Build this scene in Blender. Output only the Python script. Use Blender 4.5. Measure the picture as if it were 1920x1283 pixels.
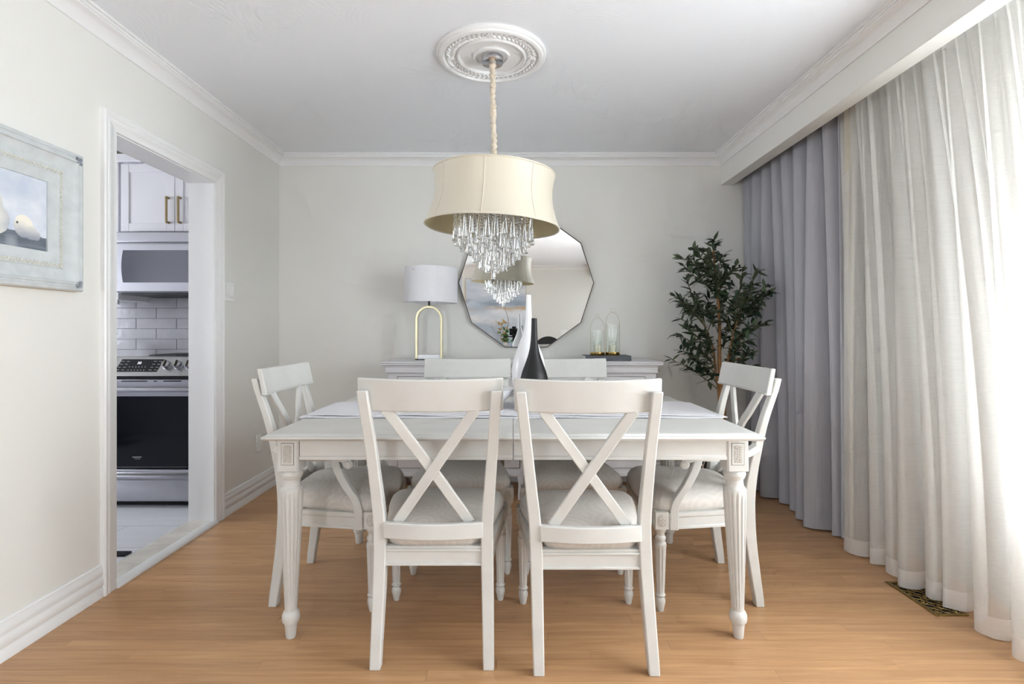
import bpy, bmesh, math, random
from mathutils import Vector, Matrix, Euler
R = math.radians
PI = math.pi
random.seed(7)
for o in list(bpy.data.objects):
    bpy.data.objects.remove(o)
SC = bpy.context.scene
COL = SC.collection

# ------------------------------------------------------------------ camera, world, light, exposure
CAMZ = 1.116
cam_d = bpy.data.cameras.new('camera')
cam_d.sensor_width = 36.0
cam_d.lens = 18.75
cam_d.shift_y = -0.01068
cam_d.clip_start = 0.02
cam = bpy.data.objects.new('view_camera', cam_d)
COL.objects.link(cam)
cam.location = (0, 0, CAMZ)
cam.rotation_euler = (R(90), 0, 0)
SC.camera = cam

world = bpy.data.worlds.new('daylight')
SC.world = world
world.use_nodes = True
bg = world.node_tree.nodes['Background']
bg.inputs[0].default_value = (0.86, 0.93, 1.0, 1)
bg.inputs[1].default_value = 1.0

def area(name, loc, rot, sx, sy, power, color):
    l = bpy.data.lights.new(name, 'AREA')
    l.shape = 'RECTANGLE'; l.size = sx; l.size_y = sy
    l.energy = power; l.color = color
    o = bpy.data.objects.new(name, l); COL.objects.link(o)
    o.location = loc; o.rotation_euler = rot
    return o
# daylight through the long window behind the sheer, through the living-room window behind the
# camera, and through the kitchen window
lw = area('daylight_long_window', (2.32, 1.00, 1.20), (0, R(90), 0), 1.60, 1.58, 207, (0.90, 0.95, 1.0))
area('added_rear_fill', (-1.40, -2.98, 1.10), (R(90), 0, 0), 0.60, 2.0, 42, (0.89, 0.945, 1.0))  # added fill from behind, out of view, to brighten the back wall
area('daylight_rear_window', (2.32, -1.35, 1.25), (0, R(90), 0), 1.60, 1.5, 42, (0.89, 0.945, 1.0))
area('daylight_living_window', (-3.55, -3.05, 1.30), (R(90), 0, 0), 3.0, 1.8, 25, (0.89, 0.945, 1.0))
area('daylight_kitchen_window', (-4.72, 2.3, 1.55), (0, R(-90), 0), 1.2, 1.5, 62, (0.88, 0.92, 1.0))

SC.view_settings.view_transform = 'Standard'
SC.view_settings.look = 'None'
SC.view_settings.gamma = 1.0
SC.view_settings.use_curve_mapping = False
SC.view_settings.exposure = 0.32
SC.cycles.use_denoising = True
SC.cycles.sample_clamp_indirect = 6.0
SC.cycles.max_bounces = 12
SC.cycles.diffuse_bounces = 5
SC.cycles.glossy_bounces = 4
SC.cycles.transmission_bounces = 12
SC.cycles.transparent_max_bounces = 10
SC.cycles.use_adaptive_sampling = True
SC.cycles.adaptive_threshold = 0.1
SC.cycles.adaptive_min_samples = 12

# ------------------------------------------------------------------ helpers: materials
def lin(c):
    c = c / 255.0
    return c / 12.92 if c <= 0.04045 else ((c + 0.055) / 1.055) ** 2.4
def rgb(r, g, b):
    return (lin(r), lin(g), lin(b), 1.0)

def new_mat(name):
    m = bpy.data.materials.new(name); m.use_nodes = True
    nt = m.node_tree
    return m, nt, nt.nodes['Principled BSDF']

def mat(name, col, rough=0.5, metal=0.0, var=0.0, vscale=6.0, bump=0.0, bscale=80.0, spec=None,
        stretch=None, sheen=0.0, coat=0.0, emit=0.0):
    """plain procedural surface: base colour with a slow noise variation and a fine bump"""
    m, nt, b = new_mat(name)
    b.inputs['Base Color'].default_value = col
    b.inputs['Roughness'].default_value = rough
    b.inputs['Metallic'].default_value = metal
    if spec is not None: b.inputs['Specular IOR Level'].default_value = spec
    if sheen: b.inputs['Sheen Weight'].default_value = sheen
    if coat: b.inputs['Coat Weight'].default_value = coat
    if emit:
        b.inputs['Emission Color'].default_value = col
        b.inputs['Emission Strength'].default_value = emit
    if var or bump:
        geo = nt.nodes.new('ShaderNodeNewGeometry')
        mp = nt.nodes.new('ShaderNodeMapping')
        nt.links.new(geo.outputs['Position'], mp.inputs['Vector'])
        if stretch: mp.inputs['Scale'].default_value = stretch
    if var:
        n = nt.nodes.new('ShaderNodeTexNoise'); n.inputs['Scale'].default_value = vscale
        n.inputs['Detail'].default_value = 3
        nt.links.new(mp.outputs[0], n.inputs['Vector'])
        r = nt.nodes.new('ShaderNodeMapRange')
        r.inputs['From Min'].default_value = 0.3; r.inputs['From Max'].default_value = 0.7
        r.inputs['To Min'].default_value = 1 - var; r.inputs['To Max'].default_value = 1 + var * 0.4
        nt.links.new(n.outputs['Fac'], r.inputs['Value'])
        hs = nt.nodes.new('ShaderNodeHueSaturation')
        hs.inputs['Color'].default_value = col
        nt.links.new(r.outputs[0], hs.inputs['Value'])
        nt.links.new(hs.outputs[0], b.inputs['Base Color'])
    if bump:
        n2 = nt.nodes.new('ShaderNodeTexNoise'); n2.inputs['Scale'].default_value = bscale
        n2.inputs['Detail'].default_value = 2
        nt.links.new(mp.outputs[0], n2.inputs['Vector'])
        bp = nt.nodes.new('ShaderNodeBump'); bp.inputs['Strength'].default_value = bump
        bp.inputs['Distance'].default_value = 0.004
        nt.links.new(n2.outputs['Fac'], bp.inputs['Height'])
        nt.links.new(bp.outputs[0], b.inputs['Normal'])
    return m

def attr_mat(name, rough=0.6, bump=0.0, bscale=120):
    m, nt, b = new_mat(name)
    a = nt.nodes.new('ShaderNodeVertexColor'); a.layer_name = 'paint'
    nt.links.new(a.outputs['Color'], b.inputs['Base Color'])
    b.inputs['Roughness'].default_value = rough
    if bump:
        geo = nt.nodes.new('ShaderNodeNewGeometry')
        n2 = nt.nodes.new('ShaderNodeTexNoise'); n2.inputs['Scale'].default_value = bscale
        nt.links.new(geo.outputs['Position'], n2.inputs['Vector'])
        bp = nt.nodes.new('ShaderNodeBump'); bp.inputs['Strength'].default_value = bump
        bp.inputs['Distance'].default_value = 0.003
        nt.links.new(n2.outputs['Fac'], bp.inputs['Height'])
        nt.links.new(bp.outputs[0], b.inputs['Normal'])
    return m

def wood_mat():
    m, nt, b = new_mat('oak_strip')
    N = nt.nodes.new; L = nt.links.new
    geo = N('ShaderNodeNewGeometry'); oi = N('ShaderNodeObjectInfo')
    off = N('ShaderNodeVectorMath'); off.operation = 'SCALE'; off.inputs[0].default_value = (7.3, 3.1, 1.7)
    L(oi.outputs['Random'], off.inputs['Scale'])
    add = N('ShaderNodeVectorMath'); add.operation = 'ADD'
    L(geo.outputs['Position'], add.inputs[0]); L(off.outputs[0], add.inputs[1])
    mp = N('ShaderNodeMapping'); mp.inputs['Scale'].default_value = (1.6, 26, 26)
    L(add.outputs[0], mp.inputs['Vector'])
    n = N('ShaderNodeTexNoise'); n.inputs['Scale'].default_value = 1.5; n.inputs['Detail'].default_value = 8
    n.inputs['Roughness'].default_value = 0.62; n.inputs['Distortion'].default_value = 0.7
    L(mp.outputs[0], n.inputs['Vector'])
    cr = N('ShaderNodeValToRGB')
    e = cr.color_ramp.elements
    e[0].position = 0.28; e[0].color = rgb(172, 130, 92)
    e[1].position = 0.68; e[1].color = rgb(200, 157, 115)
    L(n.outputs['Fac'], cr.inputs[0])
    hs = N('ShaderNodeHueSaturation')
    mr = N('ShaderNodeMapRange'); mr.inputs['To Min'].default_value = 0.93; mr.inputs['To Max'].default_value = 1.06
    L(oi.outputs['Random'], mr.inputs['Value']); L(mr.outputs[0], hs.inputs['Value'])
    L(cr.outputs[0], hs.inputs['Color']); L(hs.outputs[0], b.inputs['Base Color'])
    b.inputs['Roughness'].default_value = 0.34
    b.inputs['Specular IOR Level'].default_value = 0.38
    bp = N('ShaderNodeBump'); bp.inputs['Strength'].default_value = 0.08; bp.inputs['Distance'].default_value = 0.002
    L(n.outputs['Fac'], bp.inputs['Height']); L(bp.outputs[0], b.inputs['Normal'])
    return m

def ceiling_mat():
    m, nt, b = new_mat('swirled_plaster')
    N = nt.nodes.new; L = nt.links.new
    b.inputs['Base Color'].default_value = rgb(238, 241, 246); b.inputs['Roughness'].default_value = 0.7
    geo = N('ShaderNodeNewGeometry')
    v = N('ShaderNodeTexVoronoi'); v.inputs['Scale'].default_value = 2.6
    L(geo.outputs['Position'], v.inputs['Vector'])
    n = N('ShaderNodeTexNoise'); n.inputs['Scale'].default_value = 5; n.inputs['Detail'].default_value = 5
    L(geo.outputs['Position'], n.inputs['Vector'])
    ma = N('ShaderNodeMath'); ma.operation = 'MULTIPLY_ADD'; ma.inputs[1].default_value = 0.22
    L(n.outputs['Fac'], ma.inputs[0]); L(v.outputs['Distance'], ma.inputs[2])
    s = N('ShaderNodeMath'); s.operation = 'MULTIPLY'; s.inputs[1].default_value = 130
    L(ma.outputs[0], s.inputs[0])
    si = N('ShaderNodeMath'); si.operation = 'SINE'; L(s.outputs[0], si.inputs[0])
    n3 = N('ShaderNodeTexNoise'); n3.inputs['Scale'].default_value = 2.2
    L(geo.outputs['Position'], n3.inputs['Vector'])
    mr = N('ShaderNodeMapRange'); mr.inputs['From Min'].default_value = 0.45; mr.inputs['From Max'].default_value = 0.65
    L(n3.outputs['Fac'], mr.inputs['Value'])
    mu = N('ShaderNodeMath'); mu.operation = 'MULTIPLY'; L(si.outputs[0], mu.inputs[0]); L(mr.outputs[0], mu.inputs[1])
    bp = N('ShaderNodeBump'); bp.inputs['Strength'].default_value = 0.10; bp.inputs['Distance'].default_value = 0.003
    L(mu.outputs[0], bp.inputs['Height']); L(bp.outputs[0], b.inputs['Normal'])
    return m

def cloth_mat(name, col, transl=0.5, transp=0.08, slub=(3, 60, 260), tcol=None):
    m = bpy.data.materials.new(name); m.use_nodes = True
    nt = m.node_tree; nt.nodes.clear()
    N = nt.nodes.new; L = nt.links.new
    out = N('ShaderNodeOutputMaterial')
    geo = N('ShaderNodeNewGeometry'); mp = N('ShaderNodeMapping'); mp.inputs['Scale'].default_value = slub
    L(geo.outputs['Position'], mp.inputs['Vector'])
    n = N('ShaderNodeTexNoise'); n.inputs['Scale'].default_value = 1.0; n.inputs['Detail'].default_value = 2
    L(mp.outputs[0], n.inputs['Vector'])
    hs = N('ShaderNodeHueSaturation'); hs.inputs['Color'].default_value = col
    mr = N('ShaderNodeMapRange'); mr.inputs['To Min'].default_value = 0.90; mr.inputs['To Max'].default_value = 1.08
    L(n.outputs['Fac'], mr.inputs['Value']); L(mr.outputs[0], hs.inputs['Value'])
    d = N('ShaderNodeBsdfDiffuse'); t = N('ShaderNodeBsdfTranslucent')
    L(hs.outputs[0], d.inputs['Color'])
    if tcol: t.inputs['Color'].default_value = tcol
    else: L(hs.outputs[0], t.inputs['Color'])
    bp = N('ShaderNodeBump'); bp.inputs['Strength'].default_value = 0.15; bp.inputs['Distance'].default_value = 0.002
    L(n.outputs['Fac'], bp.inputs['Height']); L(bp.outputs[0], d.inputs['Normal'])
    mx = N('ShaderNodeMixShader'); mx.inputs[0].default_value = transl
    L(d.outputs[0], mx.inputs[1]); L(t.outputs[0], mx.inputs[2])
    last = mx
    if transp:
        tr = N('ShaderNodeBsdfTransparent'); m2 = N('ShaderNodeMixShader'); m2.inputs[0].default_value = transp
        L(mx.outputs[0], m2.inputs[1]); L(tr.outputs[0], m2.inputs[2]); last = m2
    L(last.outputs[0], out.inputs['Surface'])
    return m

def glass_mat(name, col=(1, 1, 1, 1), thin=0.0, rough=0.0, ior=1.5):
    """glass; thin > 0 mixes in plain transparency so that thin panes and tubes let light pass"""
    m = bpy.data.materials.new(name); m.use_nodes = True
    nt = m.node_tree; nt.nodes.clear()
    N = nt.nodes.new; L = nt.links.new
    out = N('ShaderNodeOutputMaterial')
    if thin:
        g = N('ShaderNodeBsdfGlossy'); g.inputs['Roughness'].default_value = 0.02
        t = N('ShaderNodeBsdfTransparent'); t.inputs['Color'].default_value = col
        mx = N('ShaderNodeMixShader')
        lw = N('ShaderNodeLayerWeight'); lw.inputs['Blend'].default_value = 0.5
        pw = N('ShaderNodeMath'); pw.operation = 'POWER'; pw.inputs[1].default_value = 4.0
        L(lw.outputs['Facing'], pw.inputs[0])
        fr = N('ShaderNodeMath'); fr.operation = 'MULTIPLY_ADD'; fr.inputs[1].default_value = 0.8; fr.inputs[2].default_value = 0.045
        L(pw.outputs[0], fr.inputs[0])
        L(fr.outputs[0], mx.inputs[0]); L(t.outputs[0], mx.inputs[1]); L(g.outputs[0], mx.inputs[2])
        L(mx.outputs[0], out.inputs['Surface'])
    else:
        g = N('ShaderNodeBsdfGlass'); g.inputs['Color'].default_value = col
        g.inputs['Roughness'].default_value = rough; g.inputs['IOR'].default_value = ior
        L(g.outputs[0], out.inputs['Surface'])
    return m

def damask_mat():
    m, nt, b = new_mat('damask_seat')
    N = nt.nodes.new; L = nt.links.new
    geo = N('ShaderNodeNewGeometry')
    w = N('ShaderNodeTexVoronoi'); w.inputs['Scale'].default_value = 7.5
    n = N('ShaderNodeTexNoise'); n.inputs['Scale'].default_value = 14; n.inputs['Detail'].default_value = 3
    L(geo.outputs['Position'], w.inputs['Vector']); L(geo.outputs['Position'], n.inputs['Vector'])
    ma = N('ShaderNodeMath'); ma.operation = 'MULTIPLY_ADD'; ma.inputs[1].default_value = 0.16
    L(n.outputs['Fac'], ma.inputs[0]); L(w.outputs['Distance'], ma.inputs[2])
    s = N('ShaderNodeMath'); s.operation = 'MULTIPLY'; s.inputs[1].default_value = 42; L(ma.outputs[0], s.inputs[0])
    si = N('ShaderNodeMath'); si.operation = 'SINE'; L(s.outputs[0], si.inputs[0])
    cr = N('ShaderNodeValToRGB'); e = cr.color_ramp.elements
    e[0].position = 0.15; e[0].color = rgb(203, 197, 190)
    e[1].position = 0.75; e[1].color = rgb(209, 203, 196)
    L(si.outputs[0], cr.inputs[0]); L(cr.outputs[0], b.inputs['Base Color'])
    b.inputs['Roughness'].default_value = 0.75; b.inputs['Sheen Weight'].default_value = 0.15
    return m

M = {}
M['wall'] = mat('wall_paint', rgb(231, 230, 225), 0.6, var=0.015, vscale=1.2, bump=0.03, bscale=220)
M['trim'] = mat('white_trim_paint', rgb(236, 236, 236), 0.4)
M['ceiling'] = ceiling_mat()
M['oak'] = wood_mat()
M['subfloor'] = mat('subfloor', rgb(120, 85, 55), 0.8)
M['paint'] = mat('antique_white_paint', rgb(210, 209, 205), 0.42, var=0.05, vscale=9, bump=0.05, bscale=60)
M['glaze'] = mat('antique_glaze_in_carving', rgb(196, 189, 179), 0.6)
M['darkglaze'] = mat('dark_glaze_line', rgb(84, 74, 66), 0.6)
M['sidepaint'] = mat('chalk_white_paint', rgb(226, 225, 228), 0.5, var=0.03)
M['damask'] = damask_mat()
M['grey_cloth'] = cloth_mat('grey_drape', rgb(178, 178, 184), 0.05, 0.0, slub=(120, 120, 4))
M['lining'] = cloth_mat('cream_lining', rgb(222, 216, 200), 0.3, 0.0)
M['sheer'] = cloth_mat('ivory_sheer', rgb(232, 230, 226), 0.11, 0.44)
M['hem'] = cloth_mat('ivory_hem', rgb(236, 234, 231), 0.12, 0.26)
M['runner'] = mat('linen_runner', rgb(218, 217, 222), 0.85, bump=0.4, bscale=260, sheen=0.2)
M['chrome'] = mat('chrome', rgb(205, 205, 208), 0.12, 1.0)
M['steel'] = mat('brushed_steel', rgb(176, 175, 180), 0.32, 1.0, stretch=(2, 300, 300), bump=0.03, bscale=3)
M['brass'] = mat('satin_brass', rgb(206, 197, 166), 0.36, 1.0)
M['nickel'] = mat('aged_brass_handle', rgb(158, 138, 104), 0.35, 1.0)
M['gold'] = mat('polished_gold', rgb(214, 178, 105), 0.16, 1.0)
M['bronze'] = mat('dark_bronze', rgb(70, 62, 54), 0.35, 0.8)
M['mirror'] = mat('mirror_silver', (0.93, 0.94, 0.94, 1), 0.0, 1.0)
M['white_shade'] = cloth_mat('white_linen_shade', rgb(246, 246, 250), 0.15, 0.0, slub=(200, 200, 200))
M['cream_shade'] = mat('cream_satin_shade', rgb(212, 204, 186), 0.45, sheen=0.3, bump=0.05, bscale=300)
M['tan_lining'] = mat('tan_shade_lining', rgb(206, 191, 150), 0.6)
M['silk'] = mat('gathered_silk', rgb(222, 208, 188), 0.6, var=0.12, vscale=60)
M['crystal'] = glass_mat('crystal', (1, 1, 1, 1), 0, 0.0, 1.52)
M['thin_glass'] = glass_mat('thin_glass', (0.97, 0.99, 0.97, 1), 1.0)
M['pane'] = glass_mat('window_pane', (0.98, 0.99, 0.99, 1), 1.0)
M['black'] = mat('satin_black', rgb(16, 16, 19), 0.42, spec=0.3)
M['matte_black'] = mat('matte_black', rgb(13, 13, 16), 0.5)
M['iron'] = mat('black_iron', rgb(14, 14, 16), 0.45)
M['white_gloss'] = mat('white_glazed_ceramic', rgb(240, 240, 243), 0.18)
M['white_plastic'] = mat('white_plastic', rgb(240, 240, 238), 0.35)
M['book'] = mat('slate_book_cloth', rgb(92, 95, 101), 0.7, bump=0.2, bscale=400)
M['pages'] = mat('book_pages', rgb(214, 212, 208), 0.8, stretch=(1, 1, 300), bump=0.2, bscale=3)
M['candle'] = mat('candle_wax', rgb(232, 226, 208), 0.5)
M['bark'] = mat('olive_bark', rgb(150, 108, 66), 0.75, var=0.25, vscale=25, bump=0.4, bscale=60)
M['twig'] = mat('olive_twig', rgb(92, 84, 56), 0.7)
M['olive'] = mat('black_olive', rgb(22, 18, 20), 0.35)
M['soil'] = mat('dark_moss', rgb(50, 44, 34), 0.95, bump=0.6, bscale=60)
M['basket'] = mat('cream_basket_cane', rgb(214, 205, 190), 0.7)
M['basket_dark'] = mat('dark_basket_lining', rgb(40, 34, 30), 0.9)
M['kwhite'] = mat('kitchen_cabinet_paint', rgb(228, 226, 232), 0.4)
M['grout'] = mat('grout', rgb(150, 149, 152), 0.9)
M['dark_grout'] = mat('floor_grout', rgb(112, 111, 114), 0.9)
M['tile'] = mat('glazed_grey_tile', rgb(192, 190, 194), 0.12, var=0.10, vscale=12, bump=0.25, bscale=16)
M['floortile'] = mat('pale_porcelain_tile', rgb(216, 216, 220), 0.3, var=0.05, vscale=4, stretch=(1, 6, 1))
M['marble'] = mat('beige_marble', rgb(222, 216, 206), 0.25, var=0.14, vscale=11)
M['oven_glass'] = mat('black_oven_glass', rgb(6, 7, 16), 0.06, spec=0.22)
M['micro_glass'] = mat('grey_microwave_glass', rgb(92, 93, 102), 0.06, spec=1.0)
M['display'] = mat('display_marks', rgb(225, 228, 235), 0.4, emit=1.2)
M['marks'] = mat('printed_marks', rgb(165, 165, 172), 0.5)
M['kceil'] = mat('kitchen_ceiling', rgb(192, 190, 178), 0.8)
M['frame_paint'] = mat('weathered_blue_grey_frame', rgb(203, 208, 209), 0.6, var=0.10, vscale=22, bump=0.3, bscale=50)
M['frame_bead'] = mat('worn_cream_beading', rgb(216, 214, 200), 0.6, var=0.15, vscale=90)
M['frame_dark'] = mat('worn_dark_ornament', rgb(158, 165, 174), 0.5, var=0.6, vscale=120)
M['frame_wood'] = mat('bare_frame_wood', rgb(196, 182, 160), 0.7)
M['art'] = attr_mat('painted_canvas', 0.55, 0.15, 160)
M['vent'] = mat('aged_brass_vent', rgb(150, 124, 70), 0.35, 0.9, var=0.2, vscale=30)
M['pitch'] = mat('duct_black', rgb(12, 10, 9), 0.9)
M['green'] = mat('fresh_leaf', rgb(70, 120, 60), 0.5, var=0.2)
M['dry'] = mat('dried_leaf', rgb(196, 160, 96), 0.7, var=0.2)
M['console'] = mat('white_console_paint', rgb(225, 222, 215), 0.5)

def leaf_mat():
    m, nt, b = new_mat('olive_leaf')
    N = nt.nodes.new; L = nt.links.new
    oi = N('ShaderNodeObjectInfo'); geo = N('ShaderNodeNewGeometry')
    cr = N('ShaderNodeValToRGB'); e = cr.color_ramp.elements
    e[0].color = rgb(32, 48, 32); e[1].color = rgb(82, 108, 60)
    e.new(0.7).color = rgb(44, 66, 42)
    L(oi.outputs['Random'], cr.inputs[0])
    mx = N('ShaderNodeMixRGB'); mx.inputs[2].default_value = rgb(124, 136, 112)
    mu = N('ShaderNodeMath'); mu.operation = 'MULTIPLY'; mu.inputs[1].default_value = 0.4
    L(geo.outputs['Backfacing'], mu.inputs[0]); L(mu.outputs[0], mx.inputs[0])
    L(cr.outputs[0], mx.inputs[1]); L(mx.outputs[0], b.inputs['Base Color'])
    b.inputs['Roughness'].default_value = 0.45
    return m
M['leaf'] = leaf_mat()

# ------------------------------------------------------------------ helpers: geometry
class G:
    def __init__(self): self.v = []; self.f = []; self.col = None
    def add(self, vs, fs):
        k = len(self.v); self.v += [tuple(p) for p in vs]
        self.f += [tuple(i + k for i in q) for q in fs]; return self
    def box(self, x0, x1, y0, y1, z0, z1):
        return self.add([(x0,y0,z0),(x1,y0,z0),(x1,y1,z0),(x0,y1,z0),(x0,y0,z1),(x1,y0,z1),(x1,y1,z1),(x0,y1,z1)],
                        [(0,3,2,1),(4,5,6,7),(0,1,5,4),(1,2,6,5),(2,3,7,6),(3,0,4,7)])
    def loft(self, rings, caps=True, closed=False):
        n = len(rings[0]); vs = [p for r in rings for p in r]; fs = []
        m = len(rings)
        for i in range(m if closed else m - 1):
            a = i * n; b = ((i + 1) % m) * n
            for j in range(n):
                k = (j + 1) % n
                fs.append((a + j, a + k, b + k, b + j))
        if caps and not closed:
            fs.append(tuple(range(n))[::-1]); fs.append(tuple(range((m - 1) * n, m * n)))
        return self.add(vs, fs)
    def sheet(self, rows):
        n = len(rows[0]); fs = []
        for i in range(len(rows) - 1):
            for j in range(n - 1):
                fs.append((i*n+j, i*n+j+1, (i+1)*n+j+1, (i+1)*n+j))
        return self.add([p for r in rows for p in r], fs)
    def lathe(self, prof, n=24, c=(0, 0, 0), flutes=0, fl=None, axis='z', caps=True):
        """prof: (radius, height) pairs; fl: flute depth per profile point"""
        rings = []
        for i, (r, z) in enumerate(prof):
            ring = []
            for j in range(n):
                t = 2 * PI * j / n
                rr = r
                if flutes and fl and fl[i]:
                    rr = r * (1 - fl[i] * max(0.0, math.cos(flutes * t)) ** 0.8)
                a, b = rr * math.cos(t), rr * math.sin(t)
                if axis == 'z': p = (c[0] + a, c[1] + b, c[2] + z)
                elif axis == 'y': p = (c[0] + a, c[1] + z, c[2] + b)
                else: p = (c[0] + z, c[1] + a, c[2] + b)
                ring.append(p)
            rings.append(ring)
        return self.loft(rings, caps)
    def tube(self, path, rad, n=8, caps=True, closed=False):
        P = [Vector(p) for p in path]; rings = []
        m = len(P); up = None
        for i in range(m):
            if closed: d = P[(i + 1) % m] - P[i - 1]
            else: d = P[min(i + 1, m - 1)] - P[max(i - 1, 0)]
            d.normalize()
            if up is None:
                up = Vector((0, 0, 1)) if abs(d.z) < 0.9 else Vector((1, 0, 0))
            x = d.cross(up)
            if x.length < 1e-5: x = d.cross(Vector((0.3, 0.9, 0.1)))
            x.normalize(); y = x.cross(d).normalized(); up = y
            r = rad[i] if isinstance(rad, (list, tuple)) else rad
            rings.append([tuple(P[i] + x * (r * math.cos(2*PI*j/n)) + y * (r * math.sin(2*PI*j/n))) for j in range(n)])
        return self.loft(rings, caps, closed)
    def ball(self, c, r, nu=10, nv=6, rot=None):
        rx, ry, rz = r if isinstance(r, (list, tuple)) else (r, r, r)
        vs = []; fs = []
        vs.append((0, 0, rz))
        for i in range(1, nv):
            a = PI * i / nv
            for j in range(nu):
                b = 2 * PI * j / nu
                vs.append((rx*math.sin(a)*math.cos(b), ry*math.sin(a)*math.sin(b), rz*math.cos(a)))
        vs.append((0, 0, -rz))
        for j in range(nu):
            fs.append((0, 1 + j, 1 + (j + 1) % nu))
            for i in range(nv - 2):
                a = 1 + i*nu; b = a + nu
                fs.append((a + j, b + j, b + (j+1) % nu, a + (j+1) % nu))
            a = 1 + (nv - 2) * nu
            fs.append((a + j, len(vs) - 1, a + (j + 1) % nu))
        if rot is not None: vs = [tuple(rot @ Vector(p)) for p in vs]
        return self.add([(p[0]+c[0], p[1]+c[1], p[2]+c[2]) for p in vs], fs)
    def move(self, fn):
        self.v = [tuple(fn(*p)) for p in self.v]; return self

MESH = {}
def mesh_of(name, g, m, smooth=35, key=None, fix=True):
    if key is not None and key in MESH: return MESH[key]
    me = bpy.data.meshes.new(name)
    me.from_pydata(g.v, [], g.f)
    if fix:
        bm = bmesh.new(); bm.from_mesh(me)
        bmesh.ops.recalc_face_normals(bm, faces=bm.faces); bm.to_mesh(me); bm.free()
    if smooth:
        me.polygons.foreach_set('use_smooth', [True] * len(me.polygons))
        me.set_sharp_from_angle(angle=R(smooth))
    me.materials.append(m)
    if key is not None: MESH[key] = me
    return me
def obj(name, g, m, parent=None, bev=0.0, smooth=35, key=None, loc=None, rot=None, fix=True, seg=2):
    me = g if isinstance(g, bpy.types.Mesh) else mesh_of(name, g, m, smooth, key, fix)
    o = bpy.data.objects.new(name, me); COL.objects.link(o)
    if parent is not None: o.parent = parent
    if loc is not None: o.location = loc
    if rot is not None: o.rotation_euler = rot
    if bev:
        b = o.modifiers.new('edge', 'BEVEL'); b.width = bev; b.segments = seg; b.limit_method = 'ANGLE'
        b.angle_limit = R(40)
    return o
def tag(o, label, cat, group=None):
    o['label'] = label; o['category'] = cat
    if group: o['group'] = group
    return o
def thing(name, label, cat, loc=(0, 0, 0), rz=0.0, group=None):
    o = bpy.data.objects.new(name, None); COL.objects.link(o)
    o.location = loc; o.rotation_euler = (0, 0, rz); o.empty_display_size = 0.1
    return tag(o, label, cat, group)
def struct(name, g, m, parent=None, **k):
    o = obj(name, g, m, parent, **k)
    if parent is None: o['kind'] = 'structure'
    return o
def interp(tab, x):
    if x <= tab[0][0]: return tab[0][1]
    for (a, b), (c, d) in zip(tab, tab[1:]):
        if x <= c:
            t = (x - a) / (c - a); return b + (d - b) * t
    return tab[-1][1]
def smooth_tab(tab, x):
    """Catmull-Rom through (x, y) pairs"""
    if x <= tab[0][0]: return tab[0][1]
    if x >= tab[-1][0]: return tab[-1][1]
    for i in range(len(tab) - 1):
        if x <= tab[i + 1][0]:
            t = (x - tab[i][0]) / (tab[i + 1][0] - tab[i][0])
            p1, p2 = tab[i][1], tab[i + 1][1]
            p0 = tab[i - 1][1] if i else p1; p3 = tab[i + 2][1] if i + 2 < len(tab) else p2
            return 0.5*((2*p1) + (-p0+p2)*t + (2*p0-5*p1+4*p2-p3)*t*t + (-p0+3*p1-3*p2+p3)*t**3)
def catmull(pts, per=6):
    P = [Vector(p) for p in pts]; out = []
    for i in range(len(P) - 1):
        p0 = P[i-1] if i else P[0]; p1, p2 = P[i], P[i+1]; p3 = P[i+2] if i + 2 < len(P) else P[i+1]
        for k in range(per):
            t = k / per
            out.append(0.5*((2*p1) + (-p0+p2)*t + (2*p0-5*p1+4*p2-p3)*t*t + (-p0+3*p1-3*p2+p3)*t**3))
    out.append(P[-1]); return out
# ------------------------------------------------------------------ the room
XL, XR, YB, YF, ZC = -1.73, 2.0, 3.96, -2.75, 2.42
FX0, FX1, FZ = 1.552, 1.64, 2.20           # curtain valance
DY0, DY1, DZ = 2.318, 3.10, 1.98           # doorway to the kitchen
WT = 0.145                                  # wall thickness
LW0, LW1, LZ0, LZ1 = 0.2, 1.80, 0.45, 2.0 # long window
LX, LY = -5.6, 0.75                          # living room opening off to the left, behind the camera

floor = struct('floor', G().box(XL - 0.02, XR, YF, YB, -0.05, -0.012), M['subfloor'])
pm = mesh_of('plank', G().box(0, 1, 0, 1, -0.012, 0), M['oak'], smooth=0)
W = 0.057
row = 0; y = 0.90
rr = random.Random(3)
while y < YB - 0.001:
    x = XL - rr.uniform(0, 0.9)
    y1 = min(y + W, YB)
    while x < XR:
        l = rr.uniform(0.75, 1.7)
        a, b = max(x, XL + 0.0005), min(x + l, XR)
        if b - a > 0.02:
            p = obj('plank', pm, None, floor)
            p.location = (a, y, 0); p.scale = (b - a - 0.0006, y1 - y - 0.0006, 1)
        x += l
    y = y1
g = G(); y = YF
while y < 0.899:
    xl_ = LX if y < LY - W else XL
    x = xl_ - rr.uniform(0, 0.9); y1 = min(y + W, 0.90)
    while x < XR:
        l = rr.uniform(0.75, 1.7); a, b = max(x, xl_), min(x + l, XR)
        if b - a > 0.02: g.box(a, b - 0.0006, y, y1 - 0.0006, -0.012, 0)
        x += l
    y = y1
o = obj('plank_field', g, M['oak'], floor, smooth=0); o['kind'] = 'stuff'

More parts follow.
